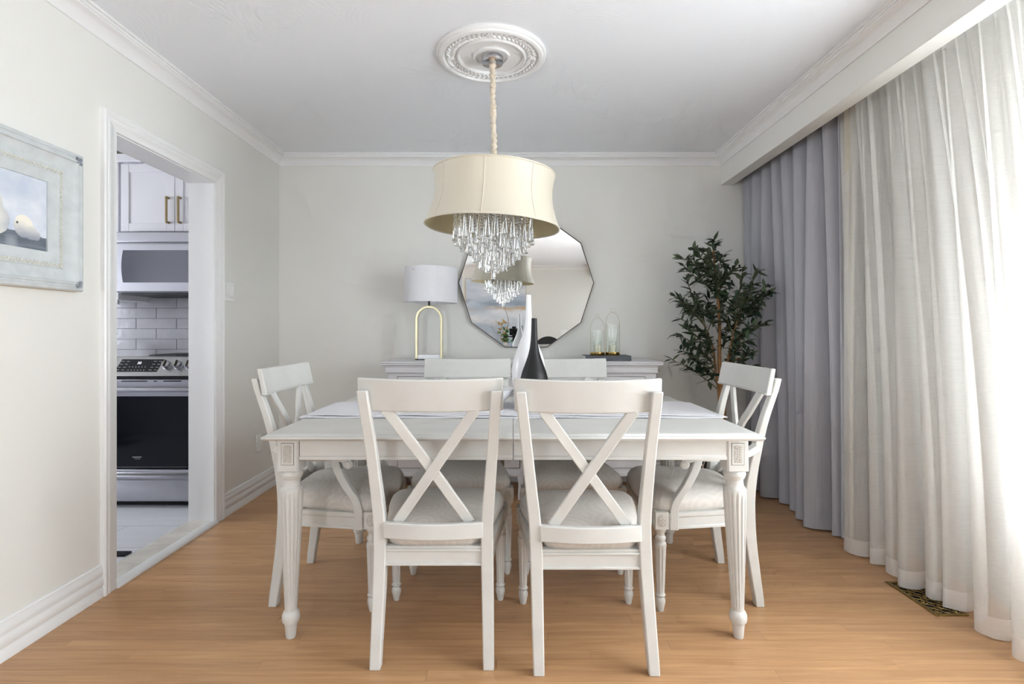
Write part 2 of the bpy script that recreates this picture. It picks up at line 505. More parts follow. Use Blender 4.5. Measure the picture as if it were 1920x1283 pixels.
struct('ceiling', G().box(XL - WT, XR + 0.1, YF - 0.1, YB + 0.1, ZC, ZC + 0.1), M['ceiling'])
struct('wall_back', G().box(XL - WT, XR + 0.12, YB, YB + 0.12, -0.05, ZC), M['wall'])
g = G().box(-2.05, -1.71, YF - .12, YF, -.05, ZC).box(-1.71, -1.09, YF - .12, YF, 2.12, ZC).box(-1.71, -1.09, YF - .12, YF, -.05, .05).box(-1.09, XR + 0.12, YF - 0.12, YF, -0.05, ZC).box(LX - .1, -5.05, YF - 0.12, YF, -0.05, ZC)
g.box(-5.05, -2.05, YF - .12, YF, -.05, .40).box(-5.05, -2.05, YF - .12, YF, 2.20, ZC)
struct('wall_rear', g, M['wall'])
struct('wall_living_left', G().box(LX - .1, LX, YF, LY + .1, -.05, ZC), M['wall'])
struct('wall_living_far', G().box(LX, XL - WT, LY, LY + .05, -.05, ZC), M['wall'])
struct('ceiling_living', G().box(LX - .1, XL - WT, YF - .1, LY + .05, ZC, ZC + .1), M['ceiling'])
struct('floor_living', G().box(LX, XL - .02, YF, LY, -.05, -.012), M['subfloor'])
g = G()
g.box(XL - WT, XL, LY, DY0, -0.05, ZC); g.box(XL - WT, XL, DY1, YB, -0.05, ZC)
g.box(XL - WT, XL, DY0, DY1, DZ, ZC); g.box(XL - WT, XL, YF, LY, 2.2, ZC)
struct('wall_left', g, M['wall'])
g = G()
g.box(XR, XR + 0.12, LW1, YB, -0.05, ZC); g.box(XR, XR + 0.12, -.6, LW0, -0.05, ZC); g.box(XR, XR + 0.12, YF, -2.1, -0.05, ZC)
g.box(XR, XR + 0.12, -2.1, -.6, -0.05, LZ0); g.box(XR, XR + 0.12, -2.1, -.6, LZ1, ZC)
g.box(XR, XR + 0.12, LW0, LW1, -0.05, LZ0); g.box(XR, XR + 0.12, LW0, LW1, LZ1, ZC)
struct('wall_right', g, M['wall'])

def window(name, x0, x1, y0, y1, z0, z1, n):
    g = G(); f = 0.05
    g.box(x0, x1, y0, y1, z0, z0 + f); g.box(x0, x1, y0, y1, z1 - f, z1)
    for i in range(n + 1):
        c = y0 + f/2 + (y1 - y0 - f) * i / n
        g.box(x0, x1, c - f/2, c + f/2, z0 + f, z1 - f)
    w = struct(name, g, M['trim'])
    xm = (x0 + x1) / 2
    for i in range(n):
        a = y0 + f/2 + (y1 - y0 - f) * i / n + f/2; b = y0 + f/2 + (y1 - y0 - f) * (i + 1) / n - f/2
        obj('pane', G().box(xm - 0.003, xm + 0.003, a, b, z0 + f, z1 - f), M['pane'], w)
    return w
window('window_1', XR + 0.04, XR + 0.09, LW0, LW1, LZ0, LZ1, 3)
window('window_5', XR + 0.04, XR + 0.09, -2.1, -.6, LZ0, LZ1, 2)
w2 = window('window_2', -.025, .025, -1.5, 1.5, .40, 2.20, 3)
w4 = window('added_fill_window', -.02, .02, -.31, .31, .05, 2.12, 1); w4.rotation_euler = (0, 0, R(90)); w4.location = (-1.40, YF - .06, 0)  # second one: unseen glazed opening added in the rear wall for the fill light
w2.rotation_euler = (0, 0, R(90)); w2.location = (-3.55, YF - .06, 0)

# cornice all round (left wall, back wall, valance, rear wall)
prof = [(0,.080),(.007,.080),(.010,.072),(.016,.058),(.026,.045),(.040,.034),(.052,.028),(.053,.021),(.059,.021),(.061,.012),(.071,.011),(.071,0),(0,0)]
corners = [(XL, YF, 1, 1), (XL, YB, 1, -1), (FX0, YB, -1, -1), (FX0, YF, -1, 1)]
rings = [[(cx + sx * p, cy + sy * p, ZC - d) for p, d in prof] for cx, cy, sx, sy in corners]
struct('trim_1', G().loft(rings, closed=True), M['trim'], smooth=50)
struct('trim_2', G().box(FX0, FX1, YF, YB, FZ, ZC), M['wall'], bev=0.003)

# baseboards
bprof = [(0,0),(.016,0),(.016,.035),(.0125,.040),(.0125,.046),(.016,.052),(.016,.078),(.012,.084),(.012,.090),(.0145,.096),(.0145,.112),(.008,.124),(.0085,.132),(.004,.137),(0,.137)]
def base(name, a, b, inward):
    A, B, I = Vector(a), Vector(b), Vector(inward)
    rings = [[tuple(P + I * p + Vector((0, 0, z))) for p, z in bprof] for P in (A, B)]
    return struct(name, G().loft(rings), M['trim'], smooth=40)
base('baseboard_left', (XL, DY1 + 0.074, 0), (XL, YB, 0), (1, 0, 0))
base('baseboard_left_near', (XL, LY, 0), (XL, DY0 - 0.076, 0), (1, 0, 0))
base('baseboard_back', (XL + 0.016, YB, 0), (XR, YB, 0), (0, -1, 0))
base('baseboard_rear', (XL + 0.016, YF, 0), (XR, YF, 0), (0, 1, 0))

# doorway: lining, mitred casing, threshold
door = struct('door_1', G().box(XL - WT - .002, XL + .001, DY0, DY0 + 0.006, 0, DZ - .006).box(XL - WT - .002, XL + .001, DY1 - .006, DY1, 0, DZ - .006)
              .box(XL - WT - .002, XL + .001, DY0, DY1, DZ - 0.006, DZ), M['trim'])
cp = [(0, 0), (.012, .0), (.014, .004), (.014, .036), (.018, .042), (.018, .050), (.013, .054), (.020, .060), (.022, .072), (.018, .078), (0, .078)]
def casing(path):
    # path of (y, z, dy, dz): inner corner and outward mitre direction
    rings = [[(XL + p, y_ + q * dy, z_ + q * dz) for p, q in cp] for y_, z_, dy, dz in path]
    return G().loft(rings)
obj('casing', casing([(DY0, 0, -1, 0), (DY0, DZ, -1, 1)]), M['trim'], door, smooth=40)
obj('casing', casing([(DY0, DZ, -1, 1), (DY1, DZ, 1, 1)]), M['trim'], door, smooth=40)
obj('casing', casing([(DY1, 0, 1, 0), (DY1, DZ, 1, 1)]), M['trim'], door, smooth=40)
for k, (a, b) in enumerate([(DY0, 2.53), (2.531, 2.75), (2.751, 2.93), (2.931, DY1)]):
    obj('marble_slab', G().box(XL - WT, XL - 0.022, a + 0.002, b - 0.002, -0.01, 0.016), M['marble'], door, bev=0.002)
obj('threshold_strip', G().loft([[(XL - 0.022, y_, -0.01), (XL + 0.024, y_, -0.01), (XL + 0.024, y_, 0.004), (XL + 0.016, y_, 0.014), (XL - 0.022, y_, 0.018)] for y_ in (DY0 - 0.004, DY1 + 0.004)]), M['trim'], door, smooth=60)

# ------------------------------------------------------------------ kitchen beyond the doorway
KX0, KX1, KY0 = -4.6, XL - WT, 0.9
kf = struct('floor_kitchen', G().box(KX0, KX1, KY0, YB, -0.05, 0.009), M['dark_grout'])
tm = {}
ty = [0.9, 1.2, 1.5, 1.8, 2.105, 2.41, 2.715, 3.02, 3.325, 3.63, 3.96]
for i in range(len(ty) - 1):
    x = KX1 - (0.0 if i % 2 else 0.30)
    edges = [KX1] + ([x] if x < KX1 - 0.01 else [])
    while edges[-1] > KX0 + 0.05: edges.append(max(edges[-1] - 0.61, KX0))
    for a, b in zip(edges[1:], edges):
        if b < -3.6: continue
        obj('floor_tile', G().box(a + 0.0018, b - 0.0018, ty[i] + 0.0018, ty[i+1] - 0.0018, 0.002, 0.012), M['floortile'], kf, smooth=0)
struct('wall_kitchen_back', G().box(KX0 - 0.1, KX1, YB, YB + 0.12, -0.05, ZC), M['kwhite'])
struct('wall_kitchen_near', G().box(KX0 - 0.1, KX1, KY0 - 0.1, KY0, -0.05, ZC), M['kwhite'])
g = G(); g.box(KX0 - 0.1, KX0, KY0, 1.5, -0.05, ZC); g.box(KX0 - 0.1, KX0, 3.1, YB, -0.05, ZC)
g.box(KX0 - 0.1, KX0, 1.5, 3.1, -0.05, 0.95); g.box(KX0 - 0.1, KX0, 1.5, 3.1, 2.15, ZC)
struct('wall_kitchen_left', g, M['kwhite'])
struct('ceiling_kitchen', G().box(KX0 - 0.1, KX1, KY0 - 0.1, YB + 0.1, ZC - 0.02, ZC + 0.1), M['kceil'])
window('window_3', KX0 - 0.08, KX0 - 0.03, 1.5, 3.1, 0.95, 2.15, 2)

# glazed brick tiles behind the cooker
sp = struct('wall_kitchen_backsplash', G().box(-3.3, KX1, YB - 0.011, YB, 0.90, 1.80), M['grout'])
for r in range(9):
    z = 0.905 + r * 0.0765
    x = -3.23 + (0.15 if r % 2 else 0.0)
    while x < KX1 - 0.01:
        b = min(x + 0.298, KX1)
        obj('tile', G().box(x + 0.001, b - 0.001, YB - 0.014 - rr.uniform(0, 0.001), YB - 0.004, z, z + 0.074), M['tile'], sp, bev=0.002)
        x += 0.30

# range cooker
ck = thing('range_cooker', 'stainless steel range cooker with black control display seen through the doorway', 'cooker', (-2.29, 3.63, 0.012))
hw = 0.38
obj('body', G().box(-hw, hw, -0.27, 0.31, 0.03, 0.90), M['steel'], ck, bev=0.003)
obj('cooktop', G().box(-hw - 0.004, hw + 0.004, -0.20, 0.315, 0.90, 0.916), M['iron'], ck, bev=0.003)
pz0, pz1, py0, py1 = 0.825, 0.942, -0.335, -0.255
obj('control_panel', G().loft([[(x, py0, pz0), (x, py1, pz1), (x, -0.20, pz1), (x, -0.20, pz0)] for x in (-hw, hw)]), M['steel'], ck, bev=0.004)
def onp(x, t, off=0.0015):          # point on the slanted panel face
    n = Vector((0, -(pz1 - pz0), (py1 - py0))).normalized()
    p = Vector((x, py0 + (py1 - py0) * t, pz0 + (pz1 - pz0) * t)) + n * off
    return tuple(p)
g = G()
quad = [(-0.180, .22), (0.082, .22), (0.098, .86), (-0.166, .86)]
g.add([onp(x, t, -0.002) for x, t in quad] + [onp(x, t, 0.0015) for x, t in quad], [(0,1,2,3),(4,5,6,7),(0,1,5,4),(1,2,6,5),(2,3,7,6),(3,0,4,7)])
dsp = obj('display', g, M['black'], ck)
g = G()
def mark(x, t, w, h, gg):
    gg.add([onp(x - w/2, t - h/2, .002), onp(x + w/2, t - h/2, .002), onp(x + w/2, t + h/2, .002), onp(x - w/2, t + h/2, .002)], [(0,1,2,3)])
for i in range(6):
    for j, t in enumerate((.46, .30)): mark(-0.098 + i * 0.0195, t, .005, .05, g)
for x in (-0.160, -0.128, 0.043, 0.075):
    for t in (.75, .60, .45, .31): mark(x + (t - .5) * .02, t, .017, .025, g)
obj('key_print', g, M['marks'], dsp, fix=False)['kind'] = 'stuff'
tc = bpy.data.curves.new('clock_digits', 'FONT'); tc.body = '30'; tc.size = 0.026; tc.align_x = 'CENTER'
to = bpy.data.objects.new('clock_text', tc); COL.objects.link(to)
bpy.context.view_layer.update()
tme = bpy.data.meshes.new_from_object(to.evaluated_get(bpy.context.evaluated_depsgraph_get()))
bpy.data.objects.remove(to)
tme.materials.clear(); tme.materials.append(M['display'])
co = obj('clock_digits', tme, None, dsp)
co.location = onp(-0.047, .60, .003)
co.rotation_euler = (math.atan2(pz1 - pz0, py1 - py0), 0, 0)
for x in (0.135, 0.205, 0.275):
    c = onp(x, .52, 0.0)
    kn = obj('knob', G().lathe([(.0, 0), (.027, 0), (.027, -.004), (.024, -.006), (.0235, -.030), (.021, -.034), (0, -.034)], 28, axis='y', caps=False), M['steel'], ck, loc=c, rot=(R(-34), 0, 0), smooth=30)
    obj('grip', G().box(-.005, .005, -.040, -.030, -.022, .022), M['bronze'], kn, bev=0.002)
obj('vent_gap', G().box(-hw + .01, hw - .01, -0.295, -0.26, 0.806, 0.824), M['iron'], ck)
od = obj('oven_door', G().box(-hw, hw, -0.325, -0.27, 0.258, 0.804), M['steel'], ck, bev=0.004)
obj('oven_glass', G().box(-hw + .0, hw - .0, -0.3275, -0.32, 0.262, 0.700), M['oven_glass'], od, bev=0.001)
g = G()
for a, b in ((-.31, -.12), (-.07, .09), (.13, .15), (.19, .30)): g.box(a - .06, b - .06, -0.327, -0.32, 0.790, 0.797)
obj('vent_slot', g, M['iron'], od)
g = G().tube(catmull([(-.36, -.33, .748), (-.345, -.375, .748), (-.30, -.385, .748), (0, -.39, .748), (.30, -.385, .748), (.345, -.375, .748), (.36, -.33, .748)], 5), 0.014, 12)
obj('handle', g, M['steel'], od, smooth=60)
g = G()
wds = [.0045, .004, .002, .0045, .002, .0045, .0042, .002, .0045, .004]
x = -0.06
for i, w in enumerate(wds):
    g.box(x, x + w, -0.3282, -0.3274, 0.320, 0.3265 + (0.0015 if i == 5 else 0)); x += w + 0.0022
x = -0.047
for i in range(6): g.box(x, x + .003, -0.3282, -0.3274, 0.311, 0.3145); x += 0.006
obj('badge_print', g, M['marks'], od)
dr = obj('drawer', G().loft([[(x, -0.325, .245), (x, -0.325, .225), (x, -.350, .212), (x, -.352, .198), (x, -.330, .180), (x, -.325, .06), (x, -.27, .055), (x, -.27, .25)] for x in (-hw, hw)]), M['steel'], ck, bev=0.002, smooth=60)
obj('plinth', G().box(-hw + .02, hw - .02, -.24, .28, 0.0, .05), M['iron'], ck)
tag(obj('griddle', G().box(-0.115, 0.36, -0.10, 0.22, 0.0, 0.032), M['iron'], bev=0.012, loc=(-2.29, 3.62, 0.928), seg=3), 'long black iron griddle plate lying on top of the range cooker', 'griddle')

# microwave
mw = thing('microwave', 'stainless over-the-range microwave with dark window above the cooker', 'microwave', (-2.26, 3.555, 1.372))
obj('body', G().box(-.378, .378, 0.0, .39, 0, .405), M['steel'], mw, bev=0.004)
obj('vent_strip', G().box(-.378, .378, -.018, .0, .333, .403), M['steel'], mw, bev=0.006)
md = obj('door', G().box(-.376, .378, -.022, .0, .004, .326), M['steel'], mw, bev=0.006)
n = 14; pts = []
for i in range(n + 1):
    t = i / n; pts.append((-.315 - .012 * (1 - (2*t - 1) ** 2), .066 + t * .214))
ring = [(x, z) for x, z in pts] + [(.25, .28), (.25, .066)]
obj('window_glass', G().loft([[(x, yy, z) for x, z in ring] for yy in (-.0245, -.018)]), M['micro_glass'], md)
obj('underside', G().box(-.35, .35, .01, .38, -.012, 0), M['iron'], mw)

# upper cabinets
def shaker(parent, x0, x1, z0, z1, y, handle):
    d = obj('door', G().box(x0, x1, y, y + .02, z0, z1), M['kwhite'], parent, bev=0.002)
    g = G(); r = 0.055
    g.box(x0, x0 + r, y - .008, y, z0, z1); g.box(x1 - r, x1, y - .008, y, z0, z1)
    g.box(x0 + r, x1 - r, y - .008, y, z0, z0 + r); g.box(x0 + r, x1 - r, y - .008, y, z1 - r, z1)
    obj('door_frame', g, M['kwhite'], d, bev=0.0025)
    hx, hz0, hz1 = handle
    obj('handle', G().box(hx - .006, hx + .006, y - .042, y - .030, hz0, hz1).box(hx - .006, hx + .006, y - .032, y - .006, hz0, hz0 + .014).box(hx - .006, hx + .006, y - .032, y - .006, hz1 - .014, hz1), M['nickel'], d, bev=0.002)
cb = thing('wall_cabinet', 'white two-door kitchen cabinet with gold bar handles above the microwave', 'cabinet', (-2.29, 3.65, 1.79))
obj('body', G().box(-.372, .372, 0, .30, 0, .475), M['kwhite'], cb)
shaker(cb, -.368, -.0015, .004, .462, -.02, (-.040, .055, .235))
shaker(cb, .0015, .368, .004, .462, -.02, (.040, .055, .235))
obj('cornice', G().box(-.40, .372, -.035, .30, .475, .53), M['kwhite'], cb, bev=0.004)
cb2 = thing('wall_cabinet', 'white kitchen cabinet hanging lower, just left of the microwave', 'cabinet', (-2.87, 3.65, 1.33))
obj('body', G().box(-.20, .19, -.02, .30, 0, .935), M['kwhite'], cb2, bev=0.002)
obj('cornice', G().box(-.20, .175, -.035, .30, .935, .99), M['kwhite'], cb2, bev=0.004)
obj('light_rail', G().box(-.20, .19, -.028, -.008, -.03, 0), M['kwhite'], cb2, bev=0.002)
# worktop unit left of the cooker with a little plant
bu = thing('base_cabinet', 'white kitchen base cabinet left of the range cooker', 'cabinet', (-3.02, 3.66, 0.012))
obj('body', G().box(-.34, .34, -.26, .29, .10, .87), M['kwhite'], bu)
obj('plinth', G().box(-.34, .34, -.20, .29, 0, .10), M['kwhite'], bu)
shaker(bu, -.336, .336, .12, .85, -.28, (.28, .6, .78))
tag(obj('worktop', G().box(-3.38, -2.676, 3.36, 3.944, 0.883, 0.913), M['white_gloss'], bev=0.003), 'pale worktop on the base cabinet left of the cooker', 'worktop')
pl = thing('potted_herb', 'small green leafy plant on the kitchen worktop, one leaf showing', 'plant', (-2.865, 3.72, 0.913))
obj('pot', G().lathe([(.035, 0), (.05, .08), (.052, .085), (.046, .085), (.04, .07), (0, .07)], 20), M['white_gloss'], pl)
for k in range(14):
    a = k * 2.4; l = .09 + .02 * (k % 3); e = R(35 + 9 * (k % 5))
    d = Vector((math.cos(a) * math.cos(e), math.sin(a) * math.cos(e), math.sin(e)))
    s = d.cross(Vector((0, 0, 1))).normalized()
    c0 = Vector((0, 0, .075))
    P = [c0, c0 + d * l * .35 + s * .0, c0 + d * l * .7 + s * .022, c0 + d * l * 1.25, c0 + d * l * .7 - s * .022]
    obj('leaf', G().add([tuple(q) for q in (P[0], P[2], P[3], P[4])], [(0, 1, 2, 3)]), M['green'], pl, fix=False)
# refrigerator standing opposite, mirrored in the microwave and oven glass
fr = thing('refrigerator', 'grey refrigerator standing opposite the cooker, mirrored in the microwave window', 'refrigerator', (-2.6, 1.28, 0.012))
obj('body', G().box(-.42, .42, -.34, .30, .03, 1.72), M['steel'], fr, bev=0.006)
obj('door', G().box(-.42, -.003, .30, .345, .62, 1.72), M['steel'], fr, bev=0.006)
obj('door', G().box(.003, .42, .30, .345, .62, 1.72), M['steel'], fr, bev=0.006)
obj('freezer_drawer', G().box(-.42, .42, .30, .345, .05, .61), M['steel'], fr, bev=0.006)
for s in (-1, 1): obj('handle', G().tube([(s*.045, .345, .8), (s*.045, .385, .82), (s*.045, .385, 1.5), (s*.045, .345, 1.52)], .01, 8), M['steel'], fr)
tag(obj('floor_vent', G().box(-2.06, -1.892, 2.605, 2.655, 0.012, 0.022), M['iron'], bev=0.002), 'black strip lying on the kitchen tiles just inside the doorway', 'floor vent')

# ------------------------------------------------------------------ wall fittings on the left wall
sw = thing('light_switch', 'white double light switch plate beside the doorway', 'light switch', (XL, 3.245, 1.356))
obj('plate', G().box(0, .009, -.058, .058, -.058, .058), M['white_plastic'], sw, bev=0.003)
for s in (-1, 1):
    obj('rocker', G().box(.006, .016, s*.025 - .016, s*.025 + .016, -.033, .033), M['white_plastic'], sw, bev=0.002)
ou = thing('power_outlet', 'white power outlet plate low on the wall behind the left armchair', 'outlet', (XL, 3.64, 0.355))
obj('plate', G().box(0, .006, -.036, .036, -.058, .058), M['white_plastic'], ou, bev=0.003)
for s in (-1, 1): obj('socket', G().box(.004, .009, -.016, .016, s*.025 - .014, s*.025 + .014), M['white_plastic'], ou, bev=0.002)

# ------------------------------------------------------------------ ceiling medallion
cx, cy = -0.097, 2.515
md = thing('ceiling_medallion', 'round white plaster ceiling medallion with leaf garland above the chandelier', 'medallion', (cx, cy, ZC))
P = [(0, 0), (.257, 0), (.257, -.008), (.250, -.014), (.246, -.014), (.242, -.022), (.232, -.026), (.224, -.024), (.220, -.012), (.165, -.012), (.162, -.020), (.156, -.022), (.150, -.018), (.148, -.009), (.088, -.009), (.086, -.016), (.080, -.018), (.074, -.016), (.072, -.010), (0, -.010)]
obj('disc', G().lathe(P, 72, caps=False), M['trim'], md, smooth=40)
g = G()
N = 52
for i in range(N):
    a = 2 * PI * i / N
    if i % 13 == 0:
        for k in range(6):
            b = k * PI / 3
            g.ball((.193*math.cos(a) + .011*math.cos(b), .193*math.sin(a) + .011*math.sin(b), -.016), (.0075, .0075, .006), 8, 5)
        g.ball((.193*math.cos(a), .193*math.sin(a), -.018), .006, 8, 5)
        continue
    for r_, tw in ((.180, .55), (.205, -.55)):
        q = Matrix.Rotation(a + PI/2 + tw, 3, 'Z')
        g.ball((r_*math.cos(a), r_*math.sin(a), -.014), (.0155, .0055, .0065), 8, 5, q)
obj('garland', g, M['trim'], md, smooth=60)
# ------------------------------------------------------------------ dining chairs
REARP = [(0, -.036), (.1, -.024), (.25, -.007), (.38, 0), (.48, -.003), (.6, -.017), (.75, -.045), (.93, -.093)]
def turned_leg(s=1.0, r=1.0, n=40):
    z = [(0, .0115, 0), (.004, .0125, 0), (.022, .0160, 0), (.036, .0192, 0), (.048, .0185, 0), (.056, .0135, 0), (.060, .0170, 0), (.0645, .0200, 0), (.069, .0170, 0),
         (.072, .0150, 0), (.082, .0160, .10), (.16, .0185, .24), (.245, .0215, .24), (.258, .0225, .10), (.268, .0228, 0), (.274, .0215, 0), (.278, .0170, 0), (.284, .0195, 0), (.292, .0215, 0),
         (.298, .0195, 0), (.303, .0155, 0), (.312, .0160, 0), (.319, .0200, 0), (.326, .0228, 0), (.334, .0228, 0)]
    return [(b * r, a) for a, b, c in z], [c for a, b, c in z]
def oval(g1, g2, c, face):
    """raised oval medallion: g1 rim and leaves, g2 dark ground"""
    def put(gg, u, w, d, r):
        if face == 'y': gg.ball((c[0] + u, c[1] + d, c[2] + w), (r[0], r[2], r[1]), 8, 5)
        else: gg.ball((c[0] + d, c[1] + u, c[2] + w), (r[2], r[0], r[1]), 8, 5)
    sg = -1 if c[3] < 0 else 1
    put(g2, 0, 0, 0, (.0155, .0245, .0016))
    path = []
    for k in range(20):
        t = 2*PI*k/20; u, w = .0155*math.cos(t), .0245*math.sin(t)
        path.append((c[0] + u, c[1], c[2] + w) if face == 'y' else (c[0], c[1] + u, c[2] + w))
    g1.tube(path, .0017, 5, closed=True)
    for k in range(6):
        t = 2*PI*k/6 + .5
        put(g1, .008*math.cos(t), .014*math.sin(t), sg*.0006, (.0042, .0058, .0022))
    put(g1, 0, 0, sg*.001, (.004, .005, .0022))

def chair(name, label, loc, rz, group, lean=0.0, arms=False):
    t = thing(name, label, 'chair', loc, rz, group)
    wr, wt, wf = (.201, .232, .222) if not arms else (.216, .246, .248)
    key = (arms, lean)
    L = lambda x, y, z: (x + lean * (z - .35), y, z)
    def py(z): return smooth_tab(REARP, z)
    for s in (-1, 1):
        rings = []
        for i in range(19):
            z = .926 * i / 18
            xo = s * interp([(0, wr + .004), (.38, wr), (.48, wr), (.93, wt)], z)
            w = interp([(0, .036), (.38, .042), (.6, .038), (.93, .034)], z)
            d = interp([(0, .034), (.30, .046), (.42, .046), (.7, .030), (.93, .024)], z)
            yb = py(z); xi = xo - s * w
            rings.append([L(xo, yb, z), L(xi, yb, z), L(xi, yb + d, z), L(xo, yb + d, z)])
        obj('rear_post', G().loft(rings), M['paint'], t, bev=0.004, key=('post', s) + key)
    # crest rail, bowed backwards, fixed to the front of the posts
    cw = wt + .004; rings = []
    for i in range(21):
        x = -cw + 2 * cw * i / 20; u = x / cw
        bow = -.030 * (1 - u * u)
        zt = .966 - .005 * (1 - u * u); zb = .858 - .003 * (1 - u * u)
        y0, y1 = -.046 + bow, -.066 + bow
        rings.append([L(x, y0, zb), L(x, y0 + .022, zb), L(x, y1 + .020, zt), L(x, y1, zt)])
    obj('crest_rail', G().loft(rings), M['paint'], t, bev=0.005, key=('crest',) + key, smooth=50, seg=3)
    obj('crest_bead', G().tube([L(-cw + .002 + (2*cw - .004) * i / 16, -.046 + .0225 - .030 * (1 - ((-cw + 2*cw*i/16)/cw) ** 2), .866 - .003 * (1 - ((-cw + 2*cw*i/16)/cw) ** 2)) for i in range(17)], .0025, 6), M['paint'], t, key=('cbead',) + key)
    # crossed slats
    for s in (-1, 1):
        rings = []
        A = Vector((s * .146, 0, .864)); B = Vector((-s * .124, 0, .470))
        d = (B - A).normalized(); nrm = Vector((-d.z, 0, d.x))
        for i in range(13):
            p = A.lerp(B, i / 12)
            yb = py(p.z) + .022 - .022 * (1 - (p.x / .2) ** 2) + (.001 if s > 0 else .009 if 3 < i < 9 else .004)
            h = .0175
            a, b = p + nrm * h, p - nrm * h
            rings.append([L(a.x, yb, a.z), L(b.x, yb, b.z), L(b.x, yb + .016, b.z), L(a.x, yb + .016, a.z)])
        obj('cross_slat', G().loft(rings), M['paint'], t, bev=0.003, key=('slat', s) + key)
    rings = []
    cw2 = wr - .034
    for i in range(15):
        x = -cw2 + 2 * cw2 * i / 14; u = x / cw2; b = -.022 * (1 - u * u)
        rings.append([L(x, -.008 + b, .424), L(x, .014 + b, .424), L(x, .014 + b, .478), L(x, -.008 + b, .478)])
    obj('lower_rail', G().loft(rings), M['paint'], t, bev=0.004, key=('lower',) + key)
    # seat frame
    wi = wr - .036
    g = G().box(-wi, wi, .008, .034, .328, .388)
    g.box(-wi, wi, .003, .034, .328, .337); g.box(-wi, wi, .003, .036, .376, .384); g.box(-wi, wi, .006, .036, .386, .394)
    obj('seat_rail', g.move(L), M['paint'], t, bev=0.002, key=('rrail',) + key)
    D = .432 if not arms else .392
    for s in (-1, 1):
        rings = []
        prof = [(.022, .328), (0, .328), (0, .337), (.004, .340), (.004, .374), (0, .377), (0, .394), (.022, .394)]
        rings = [[(s * (wq - p), yq, z) for p, z in prof] for wq, yq in ((wr - .004, .03), (wf + .012, D - .03))]
        obj('seat_rail', G().loft(rings), M['paint'], t, bev=0.0015, key=('srail', s, arms))
    prof = [(.022, .328), (0, .328), (0, .337), (.004, .340), (.004, .374), (0, .377), (0, .394), (.022, .394)]
    rings = [[(x, D + .022 - p, z) for p, z in prof] for x in (-wf + .015, wf - .015)]
    obj('seat_rail', G().loft(rings), M['paint'], t, bev=0.0015, key=('frail', arms))
    # front legs: carved block over a turned, fluted leg
    for s in (-1, 1):
        c = (s * (wf - .006), D)
        g = G().box(c[0] - .026, c[0] + .026, c[1] - .026, c[1] + .026, .333, .400)
        pr, fl = turned_leg()
        g.lathe(pr, 40, (c[0], c[1], 0), 8, fl)
        lg = obj('front_leg', g, M['paint'], t, smooth=38, key=('fleg', s, arms))
        g1, g2 = G(), G()
        oval(g1, g2, (c[0], c[1] + .0265, .3665, 1), 'y')
        oval(g1, g2, (c[0] + s * .0265, c[1], .3665, s), 'x')
        obj('oval_carving', g1, M['paint'], lg, key=('ov1', s, arms))
        obj('oval_ground', g2, M['glaze'], lg, key=('ov2', s, arms))
    # cushion
    y0, y1, hr, hf = .008, D + .030, wi - .003, wf + .020
    cyy = (y0 + y1) / 2; rings = []
    NN = 56
    for ins, z in [(.012, .390), (.002, .394), (-.003, .410), (-.002, .428), (.006, .446), (.022, .461), (.05, .472), (.09, .480), (.14, .485)]:
        ring = []
        for k in range(NN):
            a = 2 * PI * k / NN
            cu, sv = math.cos(a), math.sin(a)
            u = math.copysign(abs(cu) ** .30, cu); v = math.copysign(abs(sv) ** .30, sv)
            w = (v + 1) / 2
            yy = y0 + w * (y1 - y0) + .018 * (1 - u * u) * w
            xx = u * (hr + (hf - hr) * w)
            f = 1 - ins / .20
            ring.append((xx * f, cyy + (yy - cyy) * f, z))
        rings.append(ring)
    obj('seat_cushion', G().loft(rings), M['damask'], t, key=('cush', arms), smooth=70)
    if arms:
        for s in (-1, 1):
            xa = s * .243
            path = catmull([(xa - s*.008, .004, .652), (xa, .05, .628), (xa, .11, .612), (xa, .19, .612), (xa, .255, .613), (xa, .295, .602), (xa, .305, .588)], 5)
            rings = []
            for i, p in enumerate(path):
                q = path[min(i + 1, len(path) - 1)] - path[max(i - 1, 0)]
                n2 = Vector((0, -q.z, q.y)).normalized(); hw_ = .020; th = .013
                rings.append([tuple(p + Vector((-hw_, 0, 0)) - n2 * th), tuple(p + Vector((hw_, 0, 0)) - n2 * th), tuple(p + Vector((hw_, 0, 0)) + n2 * th), tuple(p + Vector((-hw_, 0, 0)) + n2 * th)])
            rings = [[L(*q) for q in r] for r in rings]
            am = obj('arm', G().loft(rings), M['paint'], t, bev=0.004, key=('arm', s) + key, smooth=50)
            obj('scroll', G().lathe([(0, -.023), (.012, -.023), (.014, -.020), (.0185, -.019), (.0185, .019), (.014, .020), (.012, .023), (0, .023)], 24, (xa, .300, .588), axis='x', caps=False), M['paint'], am, key=('scroll', s, lean))
            path = catmull([(0, .246, .604), (0, .258, .565), (0, .288, .505), (0, .325, .450), (0, .340, .410), (0, .342, .37), (0, .342, .326)], 4)
            rings = []
            for p in path:
                h = .017
                rings.append([(xa + s*.020, p.y - h, p.z), (xa + s*.020, p.y + h, p.z), (xa - s*.014, p.y + h, p.z), (xa - s*.014, p.y - h, p.z)])
            obj('arm_post', G().loft(rings), M['paint'], t, bev=0.003, key=('apost', s), smooth=50)
    return t
GRP = 'white cross-back chairs around the dining table'
chair('dining_chair', 'white cross-back dining chair on the near side of the table, left of the pair', (-.264, 1.785, 0), 0, GRP)
chair('dining_chair', 'white cross-back dining chair on the near side of the table, right of the pair', (.262, 1.755, 0), 0, GRP, lean=-.035)
chair('dining_chair', 'white dining chair on the far side of the table, in front of the table lamp', (-.243, 2.885, 0), R(180.8), GRP)
chair('dining_chair', 'white dining chair on the far side of the table, behind the black and white vases', (.282, 2.885, 0), R(180), GRP)
